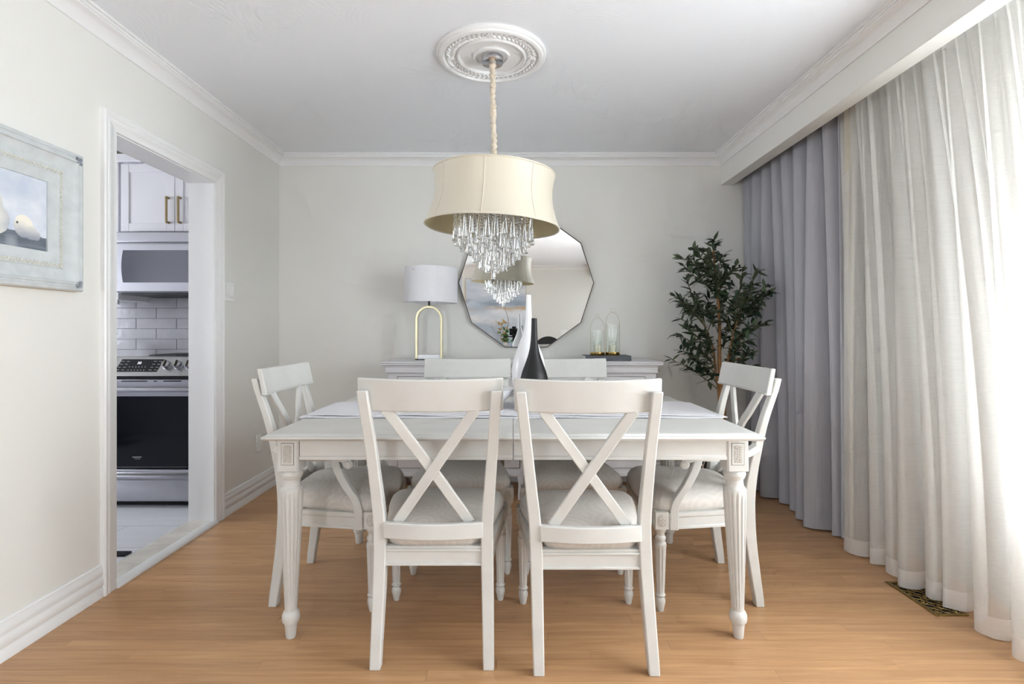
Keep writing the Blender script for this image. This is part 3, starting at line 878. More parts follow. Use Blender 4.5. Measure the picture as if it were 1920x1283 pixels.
chair('dining_armchair', 'white cross-back armchair at the table end nearest the kitchen doorway', (-.950, 2.372, 0), R(-90), GRP, lean=0.0, arms=True)
chair('dining_armchair', 'white cross-back armchair at the table end beside the curtains', (.985, 2.372, 0), R(90), GRP, lean=0.0, arms=True)

# ------------------------------------------------------------------ dining table
TX = .004; TY0, TY1 = 1.83, 2.925; TH = .868; TZ = .762
tb = thing('dining_table', 'antique white rectangular dining table with fluted turned legs and carved corner blocks', 'table', (TX, (TY0 + TY1) / 2, 0))
hd = (TY1 - TY0) / 2
edge = [(.030, .7365), (.010, .7365), (.004, .740), (0, .7455), (.002, .751), (.007, .7535), (.012, .7535), (.013, .757), (.020, .7605), (.030, .762)]
for s in (-1, 1):
    # half top with moulded edge on three sides
    rings = []
    x_in = .0014
    for ins, z in edge:
        xo = TH - ins; yo = hd - ins
        rings.append([(s * x_in, -yo, z), (s * xo, -yo, z), (s * xo, yo, z), (s * x_in, yo, z)])
    obj('table_top', G().loft(rings), M['paint'], tb, smooth=50)
    # aprons
    for q in (-1, 1):
        ya = q * (hd - .080)
        rings = []
        prof = [(0, .7365), (.022, .7365), (.022, .655), (-.004, .655), (-.004, .666), (0, .669)]
        rings = [[(x, ya - q * p, z) for p, z in prof] for x in (s * .0022, s * (.80 - .035))]
        obj('apron', G().loft(rings), M['paint'], tb, bev=0.0015)
    xa = s * (.80 + .030)
    rings = [[(xa - s * p, yy, z) for p, z in prof] for yy in (-(hd - .15), hd - .15)]
    obj('apron', G().loft(rings), M['paint'], tb, bev=0.0015)
tl = [(0, .0155, 0), (.004, .0175, 0), (.03, .0195, 0), (.052, .0225, 0), (.056, .0235, 0), (.060, .0285, 0), (.070, .0310, 0), (.084, .0310, 0), (.096, .0265, 0), (.101, .0215, 0),
      (.106, .0215, 0), (.118, .0225, .06), (.30, .0310, .17), (.50, .0395, .16), (.530, .0405, .05), (.541, .0405, 0), (.549, .0375, 0), (.553, .033, 0), (.562, .0310, 0), (.574, .0300, 0), (.581, .0315, 0), (.584, .0350, 0),
      (.587, .0350, 0), (.590, .0375, 0), (.599, .0400, 0), (.608, .0385, 0), (.612, .036, 0)]
lx = {(-1, -1): -.806, (1, -1): .803, (-1, 1): -.806, (1, 1): .806}
for sx in (-1, 1):
    for sy in (-1, 1):
        c = (lx[(sx, sy)], sy * (hd - .114))
        g = G()
        b = .039
        r8 = [(-b, -b + .006), (-b + .006, -b), (b - .006, -b), (b, -b + .006), (b, b - .006), (b - .006, b), (-b + .006, b), (-b, b - .006)]
        g.loft([[(c[0] + x, c[1] + y_, z) for x, y_ in r8] for z in (.614, .7365)])
        g.lathe([(b_, a) for a, b_, f in tl], 72, (c[0], c[1], 0), 14, [f for a, b_, f in tl])
        k = .019 if (sx > 0) else -.004      # the feet stand a little out of plumb
        g.move(lambda x, y_, z: (x + k * max(0, (.70 - z)) / .70, y_, z))
        lg = obj('leg', g, M['paint'], tb, smooth=36)
        for face in ('y', 'x'):
            g1, g2, g3 = G(), G(), G()
            w, z0, z1 = .0215, .638, .714
            def fr_(gg, w_, za, zb, d0, d1):
                if face == 'y':
                    ya, yb = c[1] + sy * (b + d0), c[1] + sy * (b + d1)
                    gg.box(c[0] - w_, c[0] + w_, min(ya, yb), max(ya, yb), za, zb)
                else:
                    xa_, xb_ = c[0] + sx * (b + d0), c[0] + sx * (b + d1)
                    gg.box(min(xa_, xb_), max(xa_, xb_), c[1] - w_, c[1] + w_, za, zb)
            fr_(g2, w + .0016, z0 - .0016, z1 + .0016, -.003, .0003)
            fr_(g1, w, z0, z1, -.002, .0016)
            fr_(g3, w - .006, z0 + .006, z1 - .006, 0, .0019)
            def bud(u, z, ru, rz_, rot=0):
                q = Matrix.Rotation(rot, 3, 'Y' if face == 'y' else 'X')
                if face == 'y': g1.ball((c[0] + u, c[1] + sy * (b + .0018), z), (ru, .0034, rz_), 6, 4, q)
                else: g1.ball((c[0] + sx * (b + .0018), c[1] + u, z), (.0034, ru, rz_), 6, 4, q)
            zm = (z0 + z1) / 2
            for k2 in range(-3, 4):
                zz = zm + k2 * .0088
                bud(0, zz, .0022, .0040)
                for s2 in (-1, 1):
                    bud(s2 * .0062, zz + .002, .0044, .0020, s2 * .7); bud(s2 * .0108, zz - .002, .0028, .0022, -s2 * .5)
            obj('carved_panel', g1, M['paint'], lg); obj('panel_groove', g2, M['darkglaze'], lg); obj('panel_ground', g3, M['glaze'], lg)

# folded linen runner, two layers
def runner_layer(x0, x1, y0, y1, z, amp, seed):
    q = random.Random(seed); ph = [q.uniform(0, 6) for _ in range(6)]
    rows_t, rows_b = [], []
    n = 60; m = 10
    for j in range(m + 1):
        v = j / m; rt, rb = [], []
        for i in range(n + 1):
            u = i / n
            x = x0 + (x1 - x0) * u; yy = y0 + (y1 - y0) * v
            yy += (1 - v) * amp * (math.sin(u * 9 + ph[0]) + .5 * math.sin(u * 23 + ph[1])) + v * amp * math.sin(u * 7 + ph[2])
            zz = z + .0009 * (math.sin(u * 31 + ph[3] + 2 * v) + 1) * (1.6 if v < .15 else .6)
            rt.append((x, yy, zz + .003)); rb.append((x, yy, zz))
        rows_t.append(rt); rows_b.append(rb)
    g = G(); g.sheet(rows_t); g.sheet([r[::-1] for r in rows_b])
    per = lambda rows: [rows[0][i] for i in range(n + 1)] + [rows[j][n] for j in range(1, m + 1)] + [rows[m][i] for i in range(n - 1, -1, -1)] + [rows[j][0] for j in range(m - 1, 0, -1)]
    a, b = per(rows_t), per(rows_b)
    k = len(a)
    g.add(a + b, [(i, (i + 1) % k, (i + 1) % k + k, i + k) for i in range(k)])
    return g
rn = thing('table_runner', 'pale grey-white linen runner folded double along the dining table', 'table runner', (0, 2.39, TZ))
ly = obj('lower_layer', runner_layer(-.862, .872, -.232, .232, .0006, .003, 1), M['runner'], rn, smooth=60)
obj('upper_layer', runner_layer(-.835, .835, -.205, .215, .0058, .004, 2), M['runner'], rn, smooth=60)

# vases and bowl
RZ = TZ + .0115
def vase(name, label, loc, prof, m):
    o = obj(name, G().lathe(prof, 56, caps=False), m, loc=loc, smooth=60)
    return tag(o, label, 'vase')
def profile(tab, n, neck_r, h):
    return [(max(smooth_tab(tab, h * i / n), .001), h * i / n) for i in range(n + 1)]
wt_ = [(0, .046), (.03, .060), (.10, .0765), (.16, .0785), (.22, .069), (.28, .046), (.33, .0275), (.38, .0175), (.44, .0135), (.512, .0115)]
pr = [(0, 0)] + profile(wt_, 44, 0, .512) + [(.009, .512), (.0085, .44), (.006, .42), (0, .42)]
vase('tall_vase', 'tall white bottle vase with a long thin neck standing behind the black one', (.078, 2.50, RZ), pr, M['white_gloss'])
bt = [(0, .048), (.03, .059), (.07, .0655), (.11, .064), (.16, .054), (.21, .036), (.25, .0235), (.29, .0170), (.33, .0140), (.399, .0122)]
pr = [(0, 0)] + profile(bt, 40, 0, .399) + [(.010, .399), (.0095, .35), (0, .34)]
vase('bottle_vase', 'matte black bottle vase standing in front of the tall white one', (.0975, 2.345, RZ), pr, M['matte_black'])
bp_ = [(0, 0), (.045, 0), (.048, .006), (.075, .022), (.108, .050), (.132, .082), (.134, .084), (.130, .084), (.105, .055), (.07, .028), (.03, .014), (0, .012)]
tag(obj('serving_bowl', G().lathe(bp_, 48, caps=False), M['white_gloss'], loc=(-.118, 2.40, RZ), smooth=60), 'white bowl on the table runner between the two near chairs', 'bowl')
# ------------------------------------------------------------------ chandelier
HUB = Vector((-.082, 2.51, 1.851))
TILT = Matrix.Rotation(R(2.6), 3, 'Y')
ch = thing('chandelier', 'cream drum-shade chandelier with tiers of hanging crystal drops over the table', 'chandelier', tuple(HUB))
off = Vector((-.0925, 2.513, ZC - .010)) - HUB
cn = obj('canopy', G().lathe([(0, 0), (.048, 0), (.0525, -.004), (.0525, -.030), (.049, -.034), (.012, -.036), (.012, -.046), (0, -.046)], 40, tuple(off), caps=False), M['chrome'], ch, smooth=40)
rq = random.Random(5)
pts = []; rad = []
top = off + Vector((0, 0, -.036)); bot = Vector((0, 0, .0))
for i in range(61):
    t = i / 60; p = top.lerp(bot, t)
    pts.append(p + Vector((rq.uniform(-1, 1) * .0022, rq.uniform(-1, 1) * .002, 0))); rad.append(.0132 + .0026 * math.sin(i * 2.3) + rq.uniform(-.003, .003))
obj('cord_sleeve', G().tube(pts, rad, 12), M['silk'], ch, smooth=60)
SH = [(0, .284), (.03, .2795), (.07, .276), (.11, .277), (.15, .283), (.19, .294), (.22, .305), (.247, .317)]
def srad(d): return smooth_tab(SH, d)
A0 = R(-90 - 6.4)
def spt(r, a, d): return tuple(TILT @ Vector((r * math.cos(a), r * math.sin(a), -d)))
rows = 14; n = 96
def scal(a):     # panels belly very slightly between seams
    k = ((a - A0) / (2 * PI / 8)) % 1.0
    return 1 + .010 * (4 * k * (1 - k)) - .006
def shell(doff, rev):
    rr_ = []
    for i in range(rows + 1):
        d = .247 * i / rows
        rr_.append([spt((srad(d) + doff) * scal(2*PI*j/n + A0), 2*PI*j/n + A0, d) for j in range(n + 1)])
    return rr_
sh = obj('shade', G().sheet(shell(0, 0)), M['cream_shade'], ch, smooth=60, fix=False)
obj('shade_lining', G().sheet(shell(-.0025, 0)), M['tan_lining'], ch, smooth=60, fix=False)
for k in range(8):
    a = A0 + 2 * PI * k / 8
    obj('seam', G().tube([spt(srad(.247 * i / 12) * .995, a, .247 * i / 12) for i in range(13)], .0022, 6), M['cream_shade'], sh)
for d in (0, .247):
    obj('rim_piping', G().tube([spt(srad(d) * scal(2*PI*j/72 + A0), 2*PI*j/72 + A0, d) for j in range(72)], .0042, 8, closed=True), M['cream_shade'], sh, smooth=60)
g = G()
for k in range(3):
    a = 2 * PI * k / 3 + .4
    g.tube([spt(0, 0, .012), spt(srad(.012) - .004, a, .012)], .003, 6)
obj('spider', g, M['chrome'], ch)
obj('crystal_plate', G().lathe([(0, -.105), (.185, -.105), (.190, -.110), (.190, -.122), (.185, -.127), (0, -.127)], 40, caps=False).move(lambda x, y_, z: tuple(TILT @ Vector((x, y_, z)))), M['chrome'], ch)
obj('stem', G().tube([(0, 0, .004), tuple(TILT @ Vector((0, 0, -.106)))], .006, 8), M['chrome'], ch)
# crystal drops: faceted flaring prisms on bead strands, longer towards the centre
dp = G().lathe([(.0022, 0), (.0030, -.006), (.0105, -.104), (.0112, -.108), (.0085, -.112)], 8)
DROP = mesh_of('crystal_drop', dp, M['crystal'], smooth=0)
BEADS = {}
def strand_mesh(k):
    if k not in BEADS:
        g = G()
        for i in range(k): g.ball((0, 0, -.007 - i * .014), (.0062, .0062, .0068), 6, 4)
        BEADS[k] = mesh_of('bead_strand', g, M['crystal'], smooth=0)
    return BEADS[k]
tiers = [(.182, 30, 1.532), (.152, 25, 1.497), (.122, 20, 1.467), (.092, 15, 1.435), (.060, 11, 1.408), (.030, 6, 1.392), (0, 1, 1.362)]
for ti, (r, cnt, zb) in enumerate(tiers):
    for k in range(cnt):
        a = 2 * PI * (k + .5 * (ti % 2)) / cnt + .1 * ti
        p0 = TILT @ Vector((r * math.cos(a), r * math.sin(a), -.127))
        ztop = zb - HUB.z + .112 + rq.uniform(-.012, .012) - r * math.cos(a) * .045
        kb = max(0, int(round((p0.z - ztop) / .014)))
        if kb:
            s_ = obj('bead_strand', strand_mesh(kb), None, ch, loc=tuple(p0), rot=(0, 0, a))
        obj('crystal_drop', DROP, None, ch, loc=(p0.x, p0.y, p0.z - kb * .014), rot=(0, 0, rq.uniform(0, 3)))

# ------------------------------------------------------------------ mirror
mx, mz, mr = .1043, 1.4715, .500
mi = thing('wall_mirror', 'ten-sided mirror with a thin dark metal frame hanging over the sideboard', 'mirror', (mx, YB, mz))
dec = [(math.cos(R(36 * k)), math.sin(R(36 * k))) for k in range(10)]
obj('frame', G().loft([[(x * r, yy, z * r) for x, z in dec] for r, yy in ((mr, -.004), (mr, -.036), (mr - .005, -.036), (mr - .005, -.030))], caps=False), M['bronze'], mi, smooth=0)
obj('mirror_glass', G().loft([[(x * (mr - .005), yy, z * (mr - .005)) for x, z in dec] for yy in (-.030, -.006)]), M['mirror'], mi, smooth=0)

# ------------------------------------------------------------------ sideboard
sb = thing('sideboard', 'long white painted sideboard with moulded top against the back wall', 'sideboard', (0, 3.75, 0))
def slab(name, x0, x1, yf, z0, z1, bev, parent=sb, m='sidepaint'):
    return obj(name, G().box(x0, x1, yf - 3.75, YB - .018 - 3.75, z0, z1), M[m], parent, bev=bev)
slab('top', -.870, .996, 3.50, .9025, .914, .004)
slab('top_moulding', -.868, .994, 3.502, .891, .902, .003)
slab('top_moulding', -.845, .972, 3.522, .878, .890, .004)
slab('frieze', -.838, .966, 3.530, .846, .878, .002)
slab('frieze_bead', -.842, .970, 3.526, .838, .846, .003)
slab('body', -.826, .958, 3.548, .16, .838, .004)
slab('plinth', -.838, .970, 3.534, .150, .176, .004)
yf = 3.548 - 3.75
def front(name, x0, x1, z0, z1, knobs, inset):
    gv = obj('panel_gap', G().box(x0 - .003, x1 + .003, yf - .001, yf + .004, z0 - .003, z1 + .003), M['darkglaze'], sb)
    d = obj(name, G().box(x0, x1, yf - .007, yf, z0, z1), M['sidepaint'], sb, bev=0.003)
    obj('raised_panel', G().box(x0 + inset, x1 - inset, yf - .012, yf - .005, z0 + inset, z1 - inset), M['sidepaint'], d, bev=0.004)
    for kx, kz in knobs:
        obj('knob', G().lathe([(0, 0), (.006, 0), (.006, -.012), (.013, -.018), (.013, -.024), (.008, -.028), (0, -.028)], 16, (kx, yf - .007, kz), axis='y', caps=False), M['iron'], d, smooth=40)
xs = [-.759, -.360, .052, .080, .480, .884]
front('drawer', -.759, .050, .70, .812, [(-.56, .756), (-.15, .756)], .018)
front('drawer', .082, .884, .70, .812, [(.28, .756), (.69, .756)], .018)
for a, b, kx in ((-.759, -.358, -.39), (-.350, .050, -.318), (.082, .479, .449), (.487, .884, .519)):
    front('cupboard_door', a, b, .206, .682, [(kx, .45)], .05)
for x in (-.80, .066, .93):
    g = G()
    rings = []
    for z, w, yq in ((.150, .062, -.235), (.13, .056, -.240), (.09, .044, -.236), (.05, .046, -.246), (.02, .052, -.252), (0, .052, -.252)):
        rings.append([(x - w/2, yq + .02, z), (x + w/2, yq + .02, z), (x + w/2, -.10, z), (x - w/2, -.10, z)])
    g.loft(rings)
    ft = obj('foot', g, M['sidepaint'], sb, bev=0.003)
    g = G()
    for s in (-1, 1):
        g.tube([(x + s * (.008 + .011 * math.cos(t)), -.219, .096 + .016 * math.sin(t)) for t in [i * .45 for i in range(14)]], .003, 5)
    for k in range(4): g.box(x - .022, x + .022, -.2335 - .0, -.222, .020 + k * .013, .027 + k * .013)
    obj('foot_carving', g, M['sidepaint'], ft)
for x in (-.80, .93):
    obj('back_foot', G().box(x - .025, x + .025, .12, .19, 0, .150), M['sidepaint'], sb, bev=0.003)

# table lamp
SZ = .914
lp = thing('table_lamp', 'table lamp with white drum shade on a brass arch base', 'lamp', (-.583, 3.752, SZ), R(3))
bs = obj('base', G().box(-.096, .096, -.032, .032, 0, .006), M['iron'], lp, bev=0.001)
obj('marble_block', G().box(-.077, .077, -.028, .028, .006, .037), M['white_gloss'], lp, bev=0.002)
# arch of flat brass bar
rings = []
pth = [(-.0865, .006), (-.0865, .28)] + [(-.0865 * math.cos(PI * i / 20), .285 + .0865 * math.sin(PI * i / 20)) for i in range(21)] + [(.0865, .28), (.0865, .006)]
for i, (x, z) in enumerate(pth):
    a = pth[max(i - 1, 0)]; b = pth[min(i + 1, len(pth) - 1)]
    d = Vector((b[0] - a[0], 0, b[1] - a[1])).normalized(); nn = Vector((-d.z, 0, d.x)) * .0085
    p = Vector((x, 0, z))
    rings.append([tuple(p + nn + Vector((0, -.024, 0))), tuple(p + nn + Vector((0, .024, 0))), tuple(p - nn + Vector((0, .024, 0))), tuple(p - nn + Vector((0, -.024, 0)))])
obj('arch', G().loft(rings), M['brass'], lp, bev=0.002, smooth=50)
obj('neck', G().lathe([(0, .378), (.008, .378), (.008, .43), (.014, .432), (.014, .49), (0, .49)], 16, caps=False), M['bronze'], lp)
sd = obj('lamp_shade', G().lathe([(.189, .402), (.184, .645), (.182, .645), (.187, .402)], 64, caps=False), M['white_shade'], lp, smooth=60)
sd.rotation_euler = (R(0), R(1.4), 0)
g = G()
for k in range(3):
    a = 2 * PI * k / 3; g.tube([(0, 0, .60), (.183 * math.cos(a), .183 * math.sin(a), .62)], .002, 5)
obj('shade_spider', g, M['bronze'], lp)

# book and candle lanterns
bk = thing('book', 'large slate-grey cloth-bound book lying on the sideboard', 'book', (.652, 3.690, SZ), R(-.6))
obj('cover', G().box(-.154, .154, -.09, .11, .0305, .0345).box(-.154, .154, -.09, .11, 0, .004).box(-.154, .154, -.094, -.088, 0, .0345), M['book'], bk, bev=0.001)
obj('pages', G().box(-.148, .148, -.086, .104, .004, .0305), M['pages'], bk)
BZ = SZ + .0345
def lantern(label, x, y_, hh, wx):
    t = thing('candle_lantern', label, 'candle holder', (x, y_, BZ), 0, 'candle lanterns on the book')
    obj('base', G().lathe([(0, 0), (.048, 0), (.050, .003), (.050, .020), (.046, .0225), (0, .016)], 32, caps=False), M['gold'], t, smooth=40)
    obj('glass_cylinder', G().lathe([(.047, .014), (.047, hh)], 32, caps=False), M['thin_glass'], t, smooth=40)
    cup = obj('candle_cup', G().lathe([(.026, .016), (.027, .098)], 24, caps=False), M['thin_glass'], t)
    obj('candle', G().lathe([(0, .0165), (.0225, .0165), (.0225, .066), (.021, .069), (.006, .0685), (0, .067)], 24, caps=False), M['candle'], t, smooth=40)
    obj('wick', G().tube([(0, 0, .066), (.0005, 0, .078)], .0008, 5), M['iron'], t)
    P_ = [(-.0485, 0, .008), (-.0485, 0, hh - .01)]
    n_ = 16
    for i in range(n_ + 1):
        a = PI - PI * i / n_
        P_.append((.0485 * math.cos(a), 0, hh + .085 * math.sin(a)))
    P_ += [(.0485, 0, hh - .01), (.0485, 0, .008)]
    hd_ = obj('wire_handle', G().tube(P_, .0014, 6), M['brass'], t)
    obj('hanging_ring', G().tube([(.013 * math.cos(k * PI / 8), .003 * math.sin(k * PI / 8), hh + .099 + .013 * math.sin(k * PI / 8)) for k in range(16)], .0013, 5, closed=True), M['brass'], hd_)
lantern('glass candle lantern on the grey book, nearer the mirror and shorter', .590, 3.685, .175, 0)
lantern('glass candle lantern on the grey book, nearer the olive tree and taller', .696, 3.690, .212, 0)

# ------------------------------------------------------------------ olive tree
PX, PY = 1.385, 3.56
ol = thing('olive_tree', 'potted artificial olive tree with dark leaves and black olives in the corner', 'plant', (PX, PY, 0))
po = obj('basket', G().lathe([(0, .02), (.135, .02), (.165, .30), (.160, .30), (.150, .26), (0, .26)], 36, caps=False), M['basket_dark'], ol)
g = G()
for k in range(18):
    for s in (-1, 1):
        g.tube([((.138 + .030 * i / 10) * math.cos(2*PI*k/18 + s * .7 * i / 10), (.138 + .030 * i / 10) * math.sin(2*PI*k/18 + s * .7 * i / 10), .02 + .28 * i / 10) for i in range(11)], .0038, 5)
obj('cane_lattice', g, M['basket'], po)
for z, r in ((.012, .140), (.305, .169), (.29, .1685)):
    obj('cane_rim', G().tube([(r * math.cos(k * PI / 18), r * math.sin(k * PI / 18), z) for k in range(36)], .0085, 8, closed=True), M['basket'], po, smooth=60)
obj('moss', G().ball((0, 0, .255), (.15, .15, .03), 20, 8), M['soil'], ol)
def px2(cx_, cy_, dy=0.0):   # crop pixel of the tree study -> local point on the tree
    x = 1230 + cx_ * .2182; y_ = 430 + cy_ * .2182
    Y = PY + dy
    return Vector(((x - 960) / 1000 * Y - PX, dy, CAMZ + (621 - y_) / 1000 * Y))
t1 = catmull([(0, .0, .26), px2(560, 1400), px2(545, 1150), px2(545, 800), px2(530, 560), px2(505, 350), px2(490, 180)], 6)
t2 = catmull([(-.015, .02, .26), px2(545, 1500, .01), px2(510, 1200, .02), px2(485, 1000, .05), px2(400, 800, .09)], 6)
t3 = catmull([(.02, -.02, .26), px2(590, 1500, -.01), px2(615, 1170, -.03), px2(640, 1000, -.05), px2(700, 780, -.06)], 6)
t4 = catmull([px2(612, 1175, -.03), px2(660, 1140, -.04), px2(710, 1105, -.05)], 4)
for tr, r0, r1 in ((t1, .0165, .004), (t2, .0125, .004), (t3, .0115, .004), (t4, .008, .005)):
    obj('trunk', G().tube(tr, [r0 + (r1 - r0) * i / (len(tr) - 1) for i in range(len(tr))], 10), M['bark'], ol, smooth=60)
tips = [(500, 95), (205, 240), (240, 320), (320, 175), (400, 160), (575, 222), (690, 315), (875, 365), (980, 535), (960, 478), (155, 575), (190, 600), (920, 605), (938, 800), (215, 775),
        (130, 1120), (170, 900), (290, 1105), (815, 1185), (840, 1045), (340, 1115), (830, 830), (275, 360), (265, 440), (620, 330), (745, 345), (560, 560), (430, 700), (660, 650), (460, 590),
        (330, 560), (720, 900), (400, 900), (640, 440), (390, 300), (470, 400), (860, 680), (720, 500), (780, 560), (230, 640), (350, 660), (270, 980), (240, 840), (700, 1040), (780, 960), (640, 860), (580, 700), (520, 480), (830, 480), (300, 250), (450, 240), (540, 640), (210, 1040), (560, 400), (690, 780)]
lm = G()
ns = 5
Lr = []
for i in range(ns + 1):
    u = i / ns; w = .0115 * math.sin(PI * min(1, u * 1.02) ** .85) + .0002
    Lr.append([(-w, u * .066, -.010 * u * u + .0018), (0, u * .066, -.010 * u * u), (w, u * .066, -.010 * u * u + .0018)])
lm.sheet(Lr)
LEAF = mesh_of('leaf', lm, M['leaf'], smooth=80, fix=False)
OLV = mesh_of('olive_fruit', G().ball((0, 0, -.011), (.0072, .0072, .0105), 8, 6), M['olive'], smooth=80)
lq = random.Random(11)
leaves = []; fruits = []
for (a, b) in tips:
    dy = lq.uniform(-.16, .14) * (1 - .35 * abs(a - 540) / 400)
    if a > 720: dy = lq.uniform(-.26, -.14)
    tip = px2(a, b, dy)
    # start on the nearest trunk well below the tip
    best = None
    for tr in (t1, t2, t3):
        for p in tr[8:]:
            q = (p - (tip + Vector((0, 0, -.15 - .25 * abs(tip.x - p.x))))).length
            if best is None or q < best[0]: best = (q, p)
    p0 = best[1]
    mid = p0.lerp(tip, .5) + Vector((0, 0, .035)) + Vector((lq.uniform(-.02, .02), lq.uniform(-.02, .02), 0))
    pathb = [p0 * (1 - t) ** 2 + mid * 2 * t * (1 - t) + tip * t * t for t in [i / 9 for i in range(10)]]
    obj('branch', G().tube(pathb, [.0035 - .0023 * i / 9 for i in range(10)], 5), M['twig'], ol, smooth=60)
    ln = (tip - p0).length
    cnt = max(15, int(16 + ln * 30))
    for k in range(cnt):
        t = 1 - (k / cnt) * min(.85, .24 / max(ln, .1) + .2)
        i = min(8, int(t * 9)); p = pathb[i].lerp(pathb[i + 1], t * 9 - i)
        d = (pathb[i + 1] - pathb[i]).normalized()
        r_ = Vector((lq.gauss(0, 1), lq.gauss(0, 1), lq.gauss(-.15, .8))).normalized()
        dirn = (d * .75 + r_ * .95).normalized()
        leaves.append((p, dirn, lq.uniform(.8, 1.25), lq.uniform(0, 6.28)))
    if lq.random() < .62:
        for _ in range(lq.choice((1, 1, 2))): fruits.append(tip + Vector((lq.uniform(-.016, .016), lq.uniform(-.016, .016), lq.uniform(-.006, .01))))
lq.shuffle(leaves)
def leaf_mx(p, d, s, tw):
    q = d.to_track_quat('Y', 'Z').to_matrix() @ Matrix.Rotation(tw * .25 - .8, 3, 'Y')
    return Matrix.Translation(p) @ q.to_4x4() @ Matrix.Scale(s, 4)
for L_ in leaves[:300]:
    o = bpy.data.objects.new('leaf', LEAF); COL.objects.link(o); o.parent = ol; o.matrix_local = leaf_mx(*L_)
rest = G()
for L_ in leaves[300:]:
    m4 = leaf_mx(*L_)
    rest.add([tuple(m4 @ v.co) for v in LEAF.vertices], [tuple(p.vertices) for p in LEAF.polygons])
if rest.v:
    o = obj('foliage', rest, M['leaf'], ol, smooth=80, fix=False); o['kind'] = 'stuff'
for f in fruits:
    obj('olive_fruit', OLV, None, ol, loc=tuple(f), rot=(lq.uniform(-.9, .9), lq.uniform(-.9, .9), 0))
# ------------------------------------------------------------------ curtains
def resample(P, n):
    P = [Vector((p[0], p[1], 0)) for p in P]
    cum = [0.0]
    for a, b in zip(P, P[1:]): cum.append(cum[-1] + (b - a).length)
    out = []; j = 0
    for i in range(n):
        s = cum[-1] * i / (n - 1)
        while j < len(P) - 2 and cum[j + 1] < s: j += 1
        t = (s - cum[j]) / max(cum[j + 1] - cum[j], 1e-9)
        out.append(P[j].lerp(P[j + 1], min(max(t, 0), 1)))
    return out
def curtain_rows(bottom, top, zs, n, wrinkle, seed, matched=False):
    B = catmull([(x, y, 0) for y, x in bottom], 12); T = catmull([(x, y, 0) for y, x in top], 12)
    if matched: n = min(len(B), len(T))          # fold for fold
    else: B = resample([(p.x, p.y) for p in B], n); T = resample([(p.x, p.y) for p in T], n)
    q = random.Random(seed); ph = [q.uniform(0, 6.28) for _ in range(8)]
    rows = []
    z0, z1 = zs[0], zs[-1]
    for z in zs:
        w = (z - z0) / (z1 - z0)
        e = w ** 1.6
        r = []
        for i in range(n):
            p = B[i].lerp(T[i], e)
            s = i / n
            f = min(1.0, .25 + 2.4 * w) * (1 - .35 * w)
            dx = wrinkle * f * (math.sin(s * 310 + ph[0] + 2.0 * w) + .8 * math.sin(s * 187 + ph[1] - 3 * w) + .6 * math.sin(s * 523 + ph[3] + 1.2 * w))
            r.append((p.x + dx, p.y + wrinkle * f * math.sin(s * 150 + ph[2] + 2 * w), z))
        rows.append(r)
    return rows
def zlist(a, b, n, k=1.0): return [a + (b - a) * (i / n) ** k for i in range(n + 1)]

# grey drape
gb = []
yn = [3.935, 3.77, 3.592, 3.46, 3.32, 3.17, 3.04, 2.893, 2.85]
xn = [1.730, 1.695, 1.676, 1.735, 1.730, 1.690, 1.664, 1.735]
xb = [1.850, 1.840, 1.870, 1.860, 1.850, 1.830, 1.800, 1.800]
for k, (a, b) in enumerate(zip(yn, yn[1:])):
    gb += [(a, xn[k]), (a + (b - a) * .38, xn[k] + .016), (a + (b - a) * .60, xb[k]), (a + (b - a) * .84, xb[k] + .008)]
gb += [(2.85, 1.76), (2.845, 1.80)]
gt = []
ys = [3.94, 3.78, 3.63, 3.51, 3.39, 3.23, 3.07, 2.93, 2.83]
for a, b in zip(ys, ys[1:]):
    gt += [(a, 1.704), (a + (b - a) * .38, 1.716), (a + (b - a) * .70, 1.835), (a + (b - a) * .90, 1.845)]
gt += [(2.82, 1.72), (2.80, 1.755)]
dr = thing('grey_drape', 'grey full-length curtain gathered in pleats in the back corner', 'curtain', (1.75, 3.35, 0))
def rel(rows, o): return [[(x - o[0], y_ - o[1], z - o[2]) for x, y_, z in r] for r in rows]
rows = curtain_rows(gb, gt, zlist(.010, 2.36, 22), 420, .0012, 4, True)
obj('cloth', G().sheet(rel(rows, (1.75, 3.35, 0))), M['grey_cloth'], dr, smooth=80, fix=False)
# cream lining showing along the leading edge
lr = []
for i in range(23):
    z = .010 + 2.35 * i / 22; w = i / 22
    y0 = 2.845 - .045 * w; x0 = 1.800 - .045 * w
    k = max(0.0, w - .28) / .72
    lr.append([(x0, y0, z), (x0 - .008 - .032 * k, y0 - .012 - .030 * k, z), (x0 + .010 * (1 - k), y0 - .022 - .052 * k, z)])
obj('lining', G().sheet(rel(lr, (1.75, 3.35, 0))), M['lining'], dr, smooth=80, fix=False)

# ivory sheer: floor line measured near the far end, then regular pleats along the long window
sbm = [(2.72, 1.72), (2.702, 1.681), (2.645, 1.690), (2.612, 1.734), (2.620, 1.775), (2.60, 1.79), (2.565, 1.745), (2.548, 1.710), (2.53, 1.727), (2.523, 1.775), (2.505, 1.79), (2.48, 1.75), (2.462, 1.725), (2.42, 1.722), (2.395, 1.735), (2.375, 1.76), (2.35, 1.72), (2.330, 1.684), (2.30, 1.690), (2.285, 1.74), (2.30, 1.795), (2.27, 1.81), (2.245, 1.76), (2.236, 1.736), (2.20, 1.733), (2.185, 1.768), (2.175, 1.79), (2.155, 1.755), (2.147, 1.730), (2.128, 1.75), (2.105, 1.79), (2.11, 1.835), (2.06, 1.84), (2.01, 1.77), (1.980, 1.720), (1.927, 1.728), (1.905, 1.775), (1.930, 1.818), (1.895, 1.83)]
q = random.Random(9); y = 1.86
